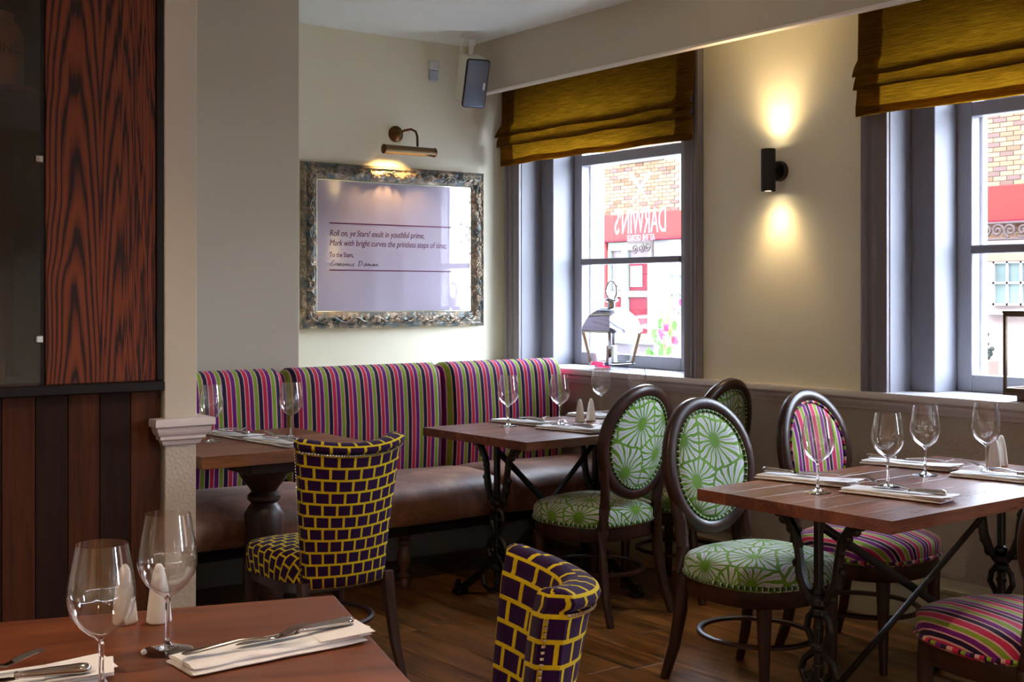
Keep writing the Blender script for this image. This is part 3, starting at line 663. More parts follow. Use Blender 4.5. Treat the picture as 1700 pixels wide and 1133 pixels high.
def make_oval_chair(name, label, fab, pipe, squ=2.6, swid=.245):
    t = thing(name, label, 'chair')
    a, b = swid, .235
    zb = .385
    seat_pad(a, b, squ, zb, .455, .03).build('seat', fab, t, ang=60)
    seat_piping(a + .001, b + .001, squ, zb + .012, .0065).build('seat_piping', pipe, t, ang=60)
    m = MB(); ap = []
    for sc_, z in ((.93, zb + .004), (.97, zb), (.975, zb - .05), (.95, zb - .058), (.86, zb - .058)):
        ap.append([(sup(2 * pi * j / 36, a, b, squ)[0] * sc_, sup(2 * pi * j / 36, a, b, squ)[1] * sc_, z) for j in range(36)])
    m.loft(ap).build('seat_frame', DARKW, t, ang=60)
    # back: an oval ring tilted back
    tilt = R(9); zc = .735; yc = -.262; wi, hi, wo, ho = .172, .196, .220, .243
    Mt = Matrix.Translation((0, yc, zc)) @ Matrix.Rotation(tilt, 4, 'X')
    fr = MB(); fr.M = Mt; n = 56; rings = []
    for j in range(n):
        th = 2 * pi * j / n; xo, zo = oval(th, wo, ho); xi, zi = oval(th, wi, hi)
        cur = -.022 * (abs(cos(th)) ** 2) * 0 + .02 * cos(th) ** 2
        r = []
        for k, yy in ((0, -.012), (.0, .012), (.12, .019), (.5, .022), (.88, .019), (1, .010), (1, -.010), (.88, -.017), (.5, -.02), (.12, -.017)):
            r.append((xi + (xo - xi) * k, yy + cur, zi + (zo - zi) * k))
        rings.append(r)
    fr.loft(rings, ring_close=True); fr.build('back_frame', DARKW, t, ang=50)
    # pad, both faces
    pd = MB(); pd.M = Mt; rings = []; uv = []
    for k, yy in ((.02, .034), (.4, .033), (.75, .029), (.93, .020), (1.0, .008), (1.0, -.008), (.93, -.016), (.75, -.022), (.4, -.025), (.02, -.026)):
        r = []
        for j in range(n):
            x, z = oval(2 * pi * j / n, wi * k, hi * k); cur = .02 * (x / wi) ** 2
            r.append((x, yy + cur, z)); uv.append((x + .5, z + .3))
        rings.append(r)
    pd.loft(rings, uv=uv); pd.build('back_pad', fab, t, ang=60)
    for s, yy in ((1, .016), (-1, -.016)):
        pp = MB(); pp.M = Mt
        pp.tube([(oval(2 * pi * j / n, wi * .985, hi * .985)[0], yy + .02 * cos(2 * pi * j / n) ** 2, oval(2 * pi * j / n, wi * .985, hi * .985)[1]) for j in range(n)], .0062, 6, loop=True, up=(0, 1, 0))
        pp.uv = [((i // 6) / n * 1.16, 0) for i in range(len(pp.v))]
        pp.build('back_piping', pipe, t, ang=60)
    # rear posts run from the oval into splayed legs
    for s in (1, -1):
        MB().tube([(s * .192, -.245, .70), (s * .180, -.232, .62), (s * .165, -.222, .55), (s * .160, -.214, .47), (s * .166, -.208, .38), (s * .172, -.212, .25), (s * .180, -.236, .12), (s * .190, -.275, .0)],
                  [.008, .017, .021, .022, .023, .021, .018, .015], 8, sq=(1, 1.15)).build('leg', DARKW, t, ang=50)
        MB().tube([(s * .165, .165, .33), (s * .165, .165, .28), (s * .168, .168, .15), (s * .174, .172, .0)], [.026, .024, .019, .014], 10).build('leg', DARKW, t, ang=50)
    # bent hoop stretcher
    hp = MB(); hp.tube([(.185 * cos(2 * pi * j / 40), -.02 + .20 * sin(2 * pi * j / 40), .185) for j in range(40)], .012, 6, loop=True, sq=(1.1, .8))
    hp.build('hoop_stretcher', DARKW, t, ang=50)
    return t
gc = make_oval_chair('oval_back_chair', 'green floral oval-back chair with its back turned, at the table by the bench', FLORAL, GREEN_PIPE)
gc.location = (3.485, 4.105, 0); gc.rotation_euler.z = R(6)
sc = make_oval_chair('oval_back_chair', 'striped velvet oval-back chair standing behind the right-hand table', STRIPE_CHAIR, STRIPE_PIPE)
sc.location = (3.85, 2.95, 0); sc.rotation_euler.z = R(180 + 4)
OG = 'oval-back chairs around the iron-legged tables'
gc['group'] = OG; sc['group'] = OG
again(gc, (3.235, 2.93, 0), R(180), 'green and white floral oval-back chair facing us at the corner of the right-hand table')
again(gc, (4.03, 4.16, 0), R(10), 'green floral oval-back chair in shadow by the window wall, half hidden')
again(sc, (3.185, 1.955, 0), R(-13), 'striped seat of an oval-back chair cut off by the lower right corner')

# ================================================================== BRICK-PATTERN CHAIRS
def make_scoop_chair(name, label):
    t = thing(name, label, 'chair')
    seat_pad(.21, .225, 3.6, .36, .455, .02, flare=.10).build('seat', BRICKF, t, ang=60)
    def cpt(s, tt):
        hw = .134 + .042 * tt ** 1.3
        y = -.215 - .085 * tt ** 1.2 + (.03 + .045 * tt) * s * s
        z = .345 + tt * (.475 + .018 * s * s)
        return Vector((hw * s, y, z))
    def ring(tt, k=1.0, sh=0.0, off=0.0):
        out, inn = [], []; n = 18
        for i in range(n + 1):
            s = -1 + 2 * i / n
            p = cpt(s, tt); d = (cpt(min(1, s + .02), tt) - cpt(max(-1, s - .02), tt)); nn = Vector((-d.y, d.x, 0)).normalized()
            th = .034 * k
            out.append(p - nn * (th + off) + Vector((0, 0, sh))); inn.append(p + nn * (th - off) + Vector((0, 0, sh)))
        # the seam vertex is doubled so the cloth pattern does not wrap
        e0 = (out[-1] + inn[-1]) / 2 + (out[-1] - out[-2]).normalized() * .026 * k
        e1 = (out[0] + inn[0]) / 2 + (out[0] - out[1]).normalized() * .026 * k
        return [tuple(p) for p in out] + [tuple(e0)] + [tuple(p) for p in inn[::-1]] + [tuple(e1), tuple(out[0])]
    levels = [(0, .75, 0, 0), (.01, .98, 0, 0)] + [(k / 12, 1, 0, 0) for k in range(1, 12)] + [(.965, 1.0, 0, .001), (.975, .94, 0, .002), (.982, 1.03, 0, .005), (.99, 1.10, 0, .008), (1.0, 1.12, .003, .009), (1.0, 1.02, .012, .009), (1, .8, .019, .008), (1, .45, .024, .007), (1, .003, .025, .007)]
    rings = []; uv = []; acc = 0
    for tt, k, sh, off in levels:
        r = ring(tt, k, sh, off); l = 0
        zz = .5 * tt + (sh * 1.6 if sh else 0)
        ref = ring(tt if tt < 1 else .9)
        for i, p in enumerate(r):
            uv.append((l + .012, zz + .0))
            if i < len(r) - 1: l += (Vector(ring(.5)[i + 1]) - Vector(ring(.5)[i])).length
        rings.append(r)
    MB().loft(rings, uv=uv, close=False).build('backrest', BRICKF, t, ang=60)
    nl = MB(); c = 0
    for i in range(46):
        s = -1 + 2 * i / 45; p = cpt(s, .966); d = cpt(min(1, s + .02), .966) - cpt(max(-1, s - .02), .966); nn = Vector((-d.y, d.x, 0)).normalized()
        nl.sphere(tuple(p - nn * .0385), .0050, 6, 3)
    for s in (-1, 1):
        for i in range(44):
            tt = .94 - i * .021
            if tt < .02: break
            p = cpt(s, tt); d = cpt(s, tt) - cpt(s * .96, tt); e = d.normalized()
            nn = Vector((-e.y, e.x, 0)).normalized() * s
            nl.sphere(tuple(p + e * .024 - nn * .010), .0042, 6, 3)
    nl.build('nailhead_trim', NAIL, t, kind='stuff')
    for s in (1, -1):
        MB().tube([(s * .165, -.205, .37), (s * .168, -.215, .28), (s * .176, -.245, .12), (s * .185, -.285, 0)], [.022, .021, .018, .014], 8, sq=(1, 1.2)).build('leg', DARKW, t)
        MB().tube([(s * .178, .17, .37), (s * .178, .172, .2), (s * .180, .176, 0)], [.024, .021, .015], 8).build('leg', DARKW, t)
    m = MB()
    ap = []
    for sc_, z in ((.92, .362), (.93, .33), (.85, .33)):
        ap.append([(sup(2 * pi * j / 36, .225, .225, 3.6)[0] * sc_, sup(2 * pi * j / 36, .225, .225, 3.6)[1] * sc_, z) for j in range(36)])
    m.loft(ap).build('seat_frame', DARKW, t)
    m = MB(); m.tube([(.178 * cos(2 * pi * j / 40), -.02 + .195 * sin(2 * pi * j / 40), .2) for j in range(40)], .011, 6, loop=True, sq=(1.1, .8)); m.build('hoop_stretcher', DARKW, t)
    return t
bc = make_scoop_chair('scoop_back_chair', 'purple chair with yellow brick pattern seen whole from behind at the oak pedestal table')
bc.location = (2.115, 4.02, 0); bc.rotation_euler.z = R(0); bc['group'] = 'brick-pattern scoop-back chairs'
again(bc, (1.165, 1.885, 0), R(63), 'purple chair with yellow brick pattern cut off by the bottom edge, at the nearest table')

# ================================================================== TABLEWARE
def make_glass(label):
    t = thing('wine_glass', label, 'glass', group='wine glasses laid on the tables')
    o = [(.0005, .0), (.040, .0), (.043, .0012), (.043, .0022), (.034, .0042), (.020, .0065), (.008, .0105), (.0048, .018), (.0040, .035), (.0036, .06), (.0038, .080), (.0050, .089), (.0095, .0945), (.020, .101), (.034, .113), (.044, .129), (.0488, .147), (.0492, .158), (.0475, .176), (.0440, .197), (.0405, .216), (.0375, .232)]
    i = [(.0366, .232), (.0395, .216), (.0430, .197), (.0465, .176), (.0481, .158), (.0477, .147), (.0429, .130), (.0325, .1145), (.018, .1035), (.006, .0985), (.0005, .098)]
    MB().lathe(o[11:] + i, 40).build('bowl', THIN, t, ang=70)
    MB().lathe([(.0005, .002)] + o[5:12] + [(.0005, .0945)], 16).build('stem', GLASS, t, ang=70)
    MB().lathe(o[:6] + [(.0005, .0064)], 36).build('foot', THIN, t, ang=70)
    return t
G = make_glass('wine glass standing on the near table by the folded napkin with the knife')
G.location = (.785, 2.027, .75)
HZ = .75
for x, y, l in ((.611, 1.837, 'wine glass nearest the camera, its foot cut off by the bottom edge'),
                (2.03, 4.77, 'wine glass on the oak pedestal table beside the partition'),
                (2.36, 4.72, 'wine glass on the oak pedestal table, behind the brick-pattern chair'),
                (3.355, 4.549, 'wine glass in front of the striped bench, leftmost on the table there'),
                (3.578, 4.456, 'wine glass beside the shaker pair on the table by the bench'),
                (4.065, 4.735, 'wine glass behind the shaker pair, below the chrome lantern'),
                (4.17, 4.58, 'wine glass whose bowl shows over the green oval chair back'),
                (2.981, 2.472, 'wine glass in front of the striped oval chair back'),
                (3.238, 2.412, 'wine glass on the right-hand table, second from its left end'),
                (3.551, 2.498, 'wine glass on the right-hand table, third from its left end'),
                (3.775, 2.419, 'wine glass in front of the shakers on the right-hand table')):
    again(G, (x, y, HZ), rnd.random(), l)
def make_shaker(label):
    t = thing('shaker', label, 'shaker', group='white cone salt and pepper shakers')
    MB().lathe([(.0005, 0), (.020, 0), (.0228, .003), (.0228, .006), (.0205, .03), (.0168, .062), (.0120, .088), (.0085, .100), (.0045, .1065), (.0005, .108)], 24).build('body', CERAM, t, ang=70)
    m = MB()
    for k in range(3): m.sphere((.003 * cos(k * 2.1), .003 * sin(k * 2.1), .1072), .0007, 5, 3)
    m.build('pour_holes', BLACKM, t)
    return t
sh = make_shaker('white cone shaker on the nearest table, left of its pair'); sh.location = (.790, 2.247, HZ)
for x, y, l in ((.842, 2.215, 'white cone shaker on the nearest table, right of its pair'),
                (3.735, 4.50, 'white cone shaker on the table by the bench, left of its pair'),
                (3.800, 4.497, 'white cone shaker on the table by the bench, right of its pair'),
                (3.895, 2.465, 'white cone shaker on the right-hand table, left of its pair'),
                (3.962, 2.480, 'white cone shaker on the right-hand table, right of its pair')):
    again(sh, (x, y, HZ), 0, l)
# napkins with knife and fork
def make_napkin(label, L=.32, Wd=.105):
    t = thing('folded_napkin', label, 'napkin', group='folded white napkins under the cutlery')
    def sheet(x0, x1, y0, y1, z0, z1, sd):
        m = MB(); n = 16; rings = []
        for i in range(n + 1):
            u = i / n; x = x0 + (x1 - x0) * u; wv = .0030 * noise.noise((u * 5 + sd, sd, 0)); e = .003 * (1 if 0 < i < n else 0)
            prof_ = []
            for k in range(14):
                a = 2 * pi * k / 14; yy = (y0 + y1) / 2 + (y1 - y0) / 2 * (abs(cos(a)) ** .35) * (1 if cos(a) > 0 else -1) * (1 if 0 < i < n else .98)
                zz = (z0 + z1) / 2 + (z1 - z0) / 2 * (abs(sin(a)) ** .8) * (1 if sin(a) > 0 else -1) * (1 if 0 < i < n else .6)
                up = (wv + .002 * noise.noise((u * 7, a * 2, sd))) if sin(a) > -.1 else 0
                prof_.append((x + .004 * noise.noise((a, sd, 1)), yy + wv * 1.5, zz + max(0, up)))
            rings.append(prof_)
        return m.loft(rings)
    sheet(-L / 2, L / 2 - .012, -Wd / 2, Wd / 2, 0, .008, 1.3).build('lower_fold', LINEN, t, ang=50)
    sheet(-L / 2 + .004, L / 2, -Wd / 2 + .006, Wd / 2 - .002, .007, .0155, 4.1).build('upper_fold', LINEN, t, ang=50)
    for k, (an, dy) in enumerate(((7, .010), (-9, -.012))):
        m = MB(); m.M = Matrix.Translation((L / 2 - .045, dy, .0155 + k * .0022)) @ Matrix.Rotation(R(an), 4, 'Z') @ Matrix.Rotation(R(-3), 4, 'Y')
        m.box(-.05, .05, -Wd * .42, Wd * .42, -.001, .0012, bev=.0009); m.build('corner_fold', LINEN, t)
    return t
def make_knife(label):
    t = thing('table_knife', label, 'knife', group='table knives on the napkins')
    m = MB()
    P = [(-.112, .001, .002), (-.10, .006, .003), (-.08, .009, .004), (-.04, .0100, .004), (-.005, .0085, .0042), (.004, .0045, .0046)]
    m.loft([[(x, -w * .9, .003), (x, 0, .003 + h * .5), (x, w, .003 + h * .3), (x, w, .003 - h * .1), (x, 0, .0025), (x, -w * .9, .0022)] for x, w, h in P])
    m.build('blade', STEEL, t)
    P = [(.002, .0045, .0045), (.006, .0075, .0062), (.010, .0050, .005), (.02, .0066, .0056), (.05, .0080, .0068), (.08, .0098, .0078), (.095, .0118, .0085), (.106, .0108, .0078), (.112, .004, .003)]
    m = MB(); m.loft([[(x, a * cos(k * pi / 5) - (.004 * max(0, (x - .05) / .06)), .0075 + b * sin(k * pi / 5)) for k in range(10)] for x, a, b in P])
    m.build('handle', STEEL, t, ang=60)
    return t
def make_fork(label):
    t = thing('table_fork', label, 'fork', group='table forks on the napkins')
    P = [(.105, .002, .001), (.10, .0085, .0026), (.085, .0095, .003), (.05, .0068, .003), (.01, .0042, .0028), (-.02, .0034, .0028), (-.04, .0045, .0022), (-.052, .0100, .0016), (-.062, .0118, .0014)]
    zc = lambda x: .004 + .010 * max(0, 1 - abs(x - .0) / .1) if x > -.05 else .004 + .005 + .35 * (-.05 - x)
    m = MB(); m.loft([[(x, a * cos(k * pi / 4), zc(x) + b * sin(k * pi / 4)) for k in range(8)] for x, a, b in P]); m.build('handle', STEEL, t, ang=60)
    for k in range(4):
        y = (k - 1.5) * .0066
        m = MB(); m.tube([(-.060, y, zc(-.060)), (-.078, y, zc(-.078) + .001), (-.095, y * .97, zc(-.095) - .001), (-.108, y * .92, zc(-.108) - .004)], [.0020, .0018, .0016, .0007], 5, sq=(1, .7)); m.build('tine', STEEL, t)
    return t
NP = make_napkin('wide folded napkin with frayed layered end on the near table, knife across it', .33, .105)
KN = make_knife('steel table knife with pistol handle on the near napkin'); FK = make_fork('steel fork lying on the near napkin beside the knife')
def setting(x, y, deg, names, first=False, flip=0, kz=.0200, ks=(.03, -.014, 6), fs=(-.035, .022, -8)):
    a = R(deg); loc = lambda dx, dy, z: (x + dx * cos(a) - dy * sin(a), y + dx * sin(a) + dy * cos(a), z)
    for src, lab, dl, z in ((NP, 'nap', (0, 0, 0), HZ + .0005), (KN, 'kn', ks, HZ + kz), (FK, 'fk', fs, HZ + kz)):
        l = loc(dl[0], dl[1], z); r = a + R(dl[2])
        if first: src.location = l; src.rotation_euler = (0, 0, r)
        else: again(src, l, r, names[lab])
def nm(where):
    return {'nap': 'folded white napkin ' + where, 'kn': 'steel knife on the napkin ' + where, 'fk': 'steel fork on the napkin ' + where}
setting(.925, 1.918, 2, None, first=True, ks=(.045, .004, 1.5), fs=(-.055, -.012, 170))
setting(.50, 1.985, -9, nm('at the lower left corner of the picture'), ks=(.02, -.035, -3), fs=(-.035, .015, 186))
setting(2.185, 4.915, -84, nm('farther back on the oak pedestal table'), fs=(-.02, .02, 190))
setting(2.225, 4.565, -84, nm('nearer on the oak pedestal table'), fs=(.0, .02, 10))
setting(3.475, 4.60, -80, nm('leftmost on the middle table'), fs=(.05, .02, 172))
setting(3.47, 4.245, -78, nm('in front of the shakers on the middle table'), fs=(.0, .024, -8), ks=(.02, -.01, 8))
setting(3.95, 4.62, -80, nm('behind the shakers on the middle table'), fs=(.05, .02, 172))
setting(3.84, 4.24, -80, nm('behind the green chair back'), fs=(.05, .02, 172))
setting(3.13, 2.635, -76, nm('at the left end of the right-hand table'), fs=(.06, .022, 176), ks=(-.05, 0, 182))
setting(3.115, 2.285, -80, nm('at the front corner of the right-hand table'), fs=(-.03, .022, -10), ks=(.04, -.01, 5))
setting(3.69, 2.655, -78, nm('at the far side of the right-hand table'), fs=(.07, .022, 172), ks=(-.05, 0, 182))
setting(3.67, 2.285, -78, nm('at the right edge of the picture, by the shakers'), fs=(-.03, .022, -10), ks=(.04, -.01, 5))
# ================================================================== FRAMED PRINT
def framemat():
    t = NT('worn_teal_and_gilt_carving'); c = t.coord(); n = t.noise(c, 16, 5, .7, 1.0); n2 = t.noise(c, 60, 4, .7)
    g = t.n('NewGeometry', out=None).outputs['Pointiness']
    col = t.ramp(t.math('ADD', t.math('MULTIPLY', n, .7), t.math('MULTIPLY', n2, .3)), [(.34, srgb(40, 60, 66)), (.45, srgb(96, 110, 112)), (.52, srgb(140, 122, 100)), (.62, srgb(206, 192, 170))])
    t.P(Base_Color=col, Roughness=.4, Metallic=.25); t.bump(n2, .4, .002); return t.m
FRM = framemat()
pic = thing('framed_print', 'large mirror-like framed verse print in a carved teal and gilt frame on the back wall', 'picture', (0, YB, 0))
fx0, fx1, fz0, fz1 = 3.016, 4.175, 1.165, 2.045
prof = [(0, 0), (0, .028), (.006, .040), (.014, .044), (.020, .036), (.026, .034), (.034, .042), (.046, .047), (.058, .045), (.066, .036), (.074, .030), (.080, .028), (.086, .018), (.090, .012), (.090, 0)]
corn = [(fx0, fz0, 1, 1), (fx1, fz0, -1, 1), (fx1, fz1, -1, -1), (fx0, fz1, 1, -1)]
for k in range(4):
    a, b = corn[k], corn[(k + 1) % 4]; L = math.hypot(b[0] - a[0], b[1] - a[1]); n = int(L / .008); rings = []
    for i in range(n + 1):
        u = i / n; r = []
        for q, (w, d) in enumerate(prof):
            A = (a[0] + a[2] * w, a[1] + a[3] * w); B = (b[0] + b[2] * w, b[1] + b[3] * w)
            x = A[0] + (B[0] - A[0]) * u; z = A[1] + (B[1] - A[1]) * u
            if 5 <= q <= 10: d += .009 * noise.noise((x * 42, z * 42, q * .8)) + .006 * noise.noise((x * 95, z * 95, q))
            r.append((x, -d, z))
        rings.append(r)
    m = MB().loft(rings)
    # carved vine and flowers along the band
    hor = k % 2 == 0; dirx, dirz = (b[0] - a[0]) / L, (b[1] - a[1]) / L; ix, iz = -dirz, dirx
    path = []; P = lambda s, w, d: (a[0] + dirx * s + ix * w, -d, a[1] + dirz * s + iz * w)
    s = .05
    while s < L - .05: path.append(P(s, .046 + .012 * sin(s * 46), .048)); s += .012
    m.tube(path, .0045, 5, up=(0, 1, 0))
    s = .075; q = 0
    while s < L - .06:
        w = .046 + .012 * sin(s * 46 + 1.2) * (1 if q % 2 else -1)
        if q % 2 == 0:
            for j in range(5):
                an = j * 2 * pi / 5 + s; p = P(s + .009 * cos(an), w + .009 * sin(an), .050); m.sphere(p, .0065, 6, 4, (1, .6, 1))
            m.sphere(P(s, w, .053), .0045, 5, 3)
        else:
            for j in range(3):
                an = (j - 1) * .7 + (pi / 2 if q % 4 == 1 else -pi / 2)
                m.tube([P(s, w, .049), P(s + .012 * sin(an + 1.2), w + .012 * cos(an), .054), P(s + .022 * sin(an + 1.2), w + .018 * cos(an), .049)], [.003, .006, .0015], 5)
        s += .037 + .006 * sin(q * 3); q += 1
    m.build('frame_side', FRM, pic, ang=60)
t = NT('lilac_print_under_glass'); nz = t.noise(t.coord(scale=(2, 1, .5)), 2, 2)
df = t.n('BsdfDiffuse', {0: srgb(180, 172, 190)}); gl = t.n('BsdfGlossy', {0: (1, 1, 1, 1), 1: .012}); mx = t.n('MixShader', {0: .13, 1: df, 2: gl}); t.t.links.new(mx, t.out.inputs[0])
BX(fx0 + .086, fx1 - .086, -.016, -.002, fz0 + .086, fz1 - .086).build('print', t.m, pic)
bd = MB()
for x0, x1, z0, z1 in ((fx0 + .084, fx1 - .084, fz0 + .084, fz0 + .092), (fx0 + .084, fx1 - .084, fz1 - .092, fz1 - .084), (fx0 + .084, fx0 + .092, fz0 + .084, fz1 - .084), (fx1 - .092, fx1 - .084, fz0 + .084, fz1 - .084)):
    bd.box(x0, x1, -.020, -.014, z0, z1, bev=.002)
bd.build('bevelled_edge', simple('pale_bevel_edge', srgb(210, 214, 190), .15, .6), pic)
INK = simple('plum_ink', srgb(92, 26, 66), .5)
for z in (1.727, 1.476): BX(3.181, 3.957, -.0175, -.0155, z - .0035, z + .0035).build('ruled_line', INK, pic)
RZ = (R(90), 0, 0)
text('lettering', 'Roll on, ye Stars! exult in youthful prime,', INK, .047, (3.181, -.0168, 1.659), RZ, pic, sx=.765, shear=.22, ext=.0003)
text('lettering', 'Mark with bright curves the printless steps of time;', INK, .047, (3.181, -.0168, 1.607), RZ, pic, sx=.765, shear=.22, ext=.0003)
text('lettering', 'To the Stars,', INK, .038, (3.181, -.0168, 1.546), RZ, pic, sx=.74, ext=.0003)
# handwritten signature, letter by letter as pen strokes on a unit grid
GL = {'E': ([(.9, 1.5), (.5, 1.75), (.15, 1.4), (.5, 1.0), (.2, .8), (0, .3), (.4, 0), (.9, .25), (1.2, .5)], 1.3),
      'D': ([(.2, 1.6), (.15, .1), (.0, .0), (.6, .05), (1.1, .7), (.9, 1.4), (.3, 1.7), (-.1, 1.4)], 1.5),
      'r': ([(0, .1), (.25, .9), (.35, .7), (.6, .75), (.6, .1), (.8, .1)], .8), 'a': ([(.7, .8), (.3, .9), (0, .4), (.3, 0), (.65, .5), (.7, .8), (.75, .1), (1, .1)], 1.0),
      's': ([(0, .1), (.35, .9), (.55, .4), (.3, 0), (.05, .15), (.7, .15)], .8), 'm': ([(0, .1), (.15, .8), (.3, .1), (.5, .8), (.65, .1), (.85, .8), (1, .1), (1.2, .15)], 1.2),
      'u': ([(0, .7), (.1, .1), (.4, .1), (.5, .7), (.6, .1), (.8, .15)], .8), 'w': ([(0, .7), (.1, .1), (.35, .15), (.45, .7), (.55, .1), (.85, .2), (.9, .8), (1.1, .7)], 1.1),
      'i': ([(0, .1), (.2, .7), (.25, .1), (.5, .15)], .5), 'n': ([(0, .1), (.15, .8), (.3, .1), (.5, .8), (.65, .1), (1.0, .3)], 1.0)}
m = MB(); x = 0
for w in ('Erasmus', ' ', 'Darwin'):
    if w == ' ': x += .9; continue
    pts = []
    for ch in w:
        g, adv = GL[ch]
        pts += [((x + px + py * .3) * .0222 + 3.183, -.0165, 1.499 + py * .0175) for px, py in g]; x += adv
        if ch in 'ED' : m.tube(pts, .0014, 4, up=(0, 1, 0)); pts = []
    m.tube(pts, .0012, 4, up=(0, 1, 0))
m.build('signature', simple('black_ink', srgb(40, 26, 44), .5), pic)

# ================================================================== PICTURE LIGHT
pl = thing('picture_light', 'aged brass tube lamp on a curved arm above the framed print', 'lamp', (3.60, YB, 2.232))
m = MB(); m.M = Matrix.Rotation(R(90), 4, 'X'); m.lathe([(.046, 0), (.046, .006), (.040, .012), (.026, .018), (.016, .03), (.012, .034)], 24); m.build('wall_rose', BRASSD, pl)
MB().tube([(0, -.03, 0), (.02, -.06, .016), (.045, -.09, .022), (.062, -.11, .008), (.066, -.12, -.02), (.066, -.122, -.075)], .0065, 10, up=(0, 1, 0)).build('arm', BRASSD, pl)
m = MB(); m.M = Matrix.Translation((-.15, -.125, -.102)) @ Matrix.Rotation(R(90), 4, 'Y'); n = 20
rings = []
for z in (0, .325):
    rings.append([(.0245 * cos(a), .0245 * sin(a), z) for a in [R(-20) + R(290) * i / n - R(35) + R(75) for i in range(n + 1)]] + [(.0225 * cos(a), .0225 * sin(a), z) for a in [R(-20) + R(290) * (n - i) / n - R(35) + R(75) for i in range(n + 1)]])
m.loft(rings, cap=(False, False))
m.build('shade', simple('brushed_aged_brass', srgb(138, 118, 90), .38, 1), pl)
for x in (-.152, .173):
    m = MB(); m.M = Matrix.Translation((x, -.125, -.102)) @ Matrix.Rotation(R(90), 4, 'Y'); m.lathe([(.001, -.002), (.022, -.002), (.026, .0), (.026, .004), (.001, .006)], 20); m.build('end_cap', BRASSD, pl)
MB().tube([(-.12, -.122, -.106), (.14, -.122, -.106)], .008, 8).build('bulb', simple('warm_tube_bulb', (1, .6, .25, 1), .5, 0, .5, Emission_Color=(1, .62, .25, 1), Emission_Strength=8.0), pl)
for dx in (-.09, -.02):
    o = light('picture_lamp_light', 'SPOT', (3.60 + dx, YB - .105, 2.232 - .125), 2.2, (1, .60, .22), spot_size=R(120), spot_blend=.7, shadow_soft_size=.01)
    o.rotation_euler = (R(-24), 0, 0)
o.rotation_euler = (R(24), 0, 0)
for o in bpy.data.objects:
    if o.name.startswith('picture_lamp_light'): o.rotation_euler = (R(22), 0, 0)

# ================================================================== WALL SCONCE
ws = thing('wall_sconce', 'black cylinder up and down wall light between the windows', 'lamp', (XW, 3.82, 1.905))
m = MB(); m.M = Matrix.Rotation(R(-90), 4, 'Y'); m.lathe([(.046, 0), (.046, .018), (.042, .024), (.018, .026), (.018, .05)], 24); m.build('backplate', BLACKM, ws)
XS = -.082
MB().lathe([(.027, -.092), (.0325, -.096), (.0325, .094), (.031, .096), (.027, .092), (.026, .06), (.001, .06), (.001, -.078), (.026, -.078)][:6] + [(.001, .06)], 28, (XS, 0, 0), cap=(False, False)).build('body', BLACKM, ws)
LENS = simple('lit_lens', (1, .85, .6, 1), .4, 0, .5, Emission_Color=(1, .80, .5, 1), Emission_Strength=14.0)
for z in (-.09, .088): MB().lathe([(.001, z - .002), (.0265, z - .002), (.0265, z + .002), (.001, z + .002)], 20, (XS, 0, 0)).build('lens', LENS, ws)
for sgn in (1, -1):
    for size, en, bl in ((84, 5, .9), (130, 4, .95)):
        o = light('sconce_beam', 'SPOT', (XW + XS, 3.82, 1.905 + sgn * .10), en * (1 if sgn > 0 else .55), (1, .70, .36), spot_size=R(size), spot_blend=bl, shadow_soft_size=.018)
        o.rotation_euler = (R(180) if sgn > 0 else 0, 0, 0)
        if sgn > 0: o.rotation_euler = (R(180), R(-3), 0)
        else: o.rotation_euler = (0, R(-3), 0)
# warm downlights over the room behind the camera
DL = thing('downlight', 'small recessed warm ceiling downlight', 'lamp', (0, 0, ZC), group='recessed ceiling downlights')
MB().lathe([(.05, 0), (.05, -.006), (.038, -.008), (.036, 0)], 20, cap=(False, False)).build('bezel', CHROME, DL)
MB().lathe([(.001, -.001), (.036, -.001), (.036, -.003), (.001, -.003)], 16).build('lens', simple('warm_lens', (1, .8, .5, 1), .4, 0, .5, Emission_Color=(1, .72, .42, 1), Emission_Strength=30.0), DL)
for k, (x, y, en, wh) in enumerate(((.3, -.8, 60, 'nearest behind the camera'), (-1.2, 1.6, 50, 'at the left of the room'), (1.9, -1.6, 55, 'farthest back on the window side'), (-1.6, -1.2, 50, 'in the rear left corner'), (1.35, 2.35, 30, 'over the nearest table'))):
    if k == 0: d = DL; DL.location = (x, y, ZC)
    else: d = copy_tree(DL); d.location = (x, y, ZC)
    d['label'] = 'small recessed warm ceiling downlight ' + wh
    light('downlight_bulb', 'SPOT', (x, y, ZC - .02), en, (1, .76, .53), spot_size=R(125), spot_blend=.6, shadow_soft_size=.04)

# ================================================================== SPEAKER
spk = thing('wall_speaker', 'grey-fronted white speaker hung from the ceiling in the corner', 'speaker', (3.925, 5.66, 2.525))
Ms = Matrix.Rotation(R(-16), 4, 'Z') @ Matrix.Rotation(R(22), 4, 'X')          # front faces local -Y
def rr(w, h, r, n=5):
    o = []
    for cx_, cz_, a in ((w - r, h - r, 0), (-w + r, h - r, 90), (-w + r, -h + r, 180), (w - r, -h + r, 270)):
        o += [(cx_ + r * cos(R(a + 90 * i / n)), cz_ + r * sin(R(a + 90 * i / n))) for i in range(n + 1)]
    return o
m = MB(); m.M = Ms; m.loft([[(x, y, z) for x, z in rr(w, h, .016)] for y, w, h in ((.085, .056, .122), (.080, .062, .130), (-.066, .066, .134))]); m.build('cabinet', simple('pale_speaker_case', srgb(214, 210, 196), .4), spk)
m = MB(); m.M = Ms; m.loft([[(x, y, z) for x, z in rr(w, h, .016)] for y, w, h in ((-.066, .066, .134), (-.078, .066, .134), (-.080, .064, .132))]); m.build('bezel', simple('black_bezel', srgb(20, 22, 28), .3), spk)
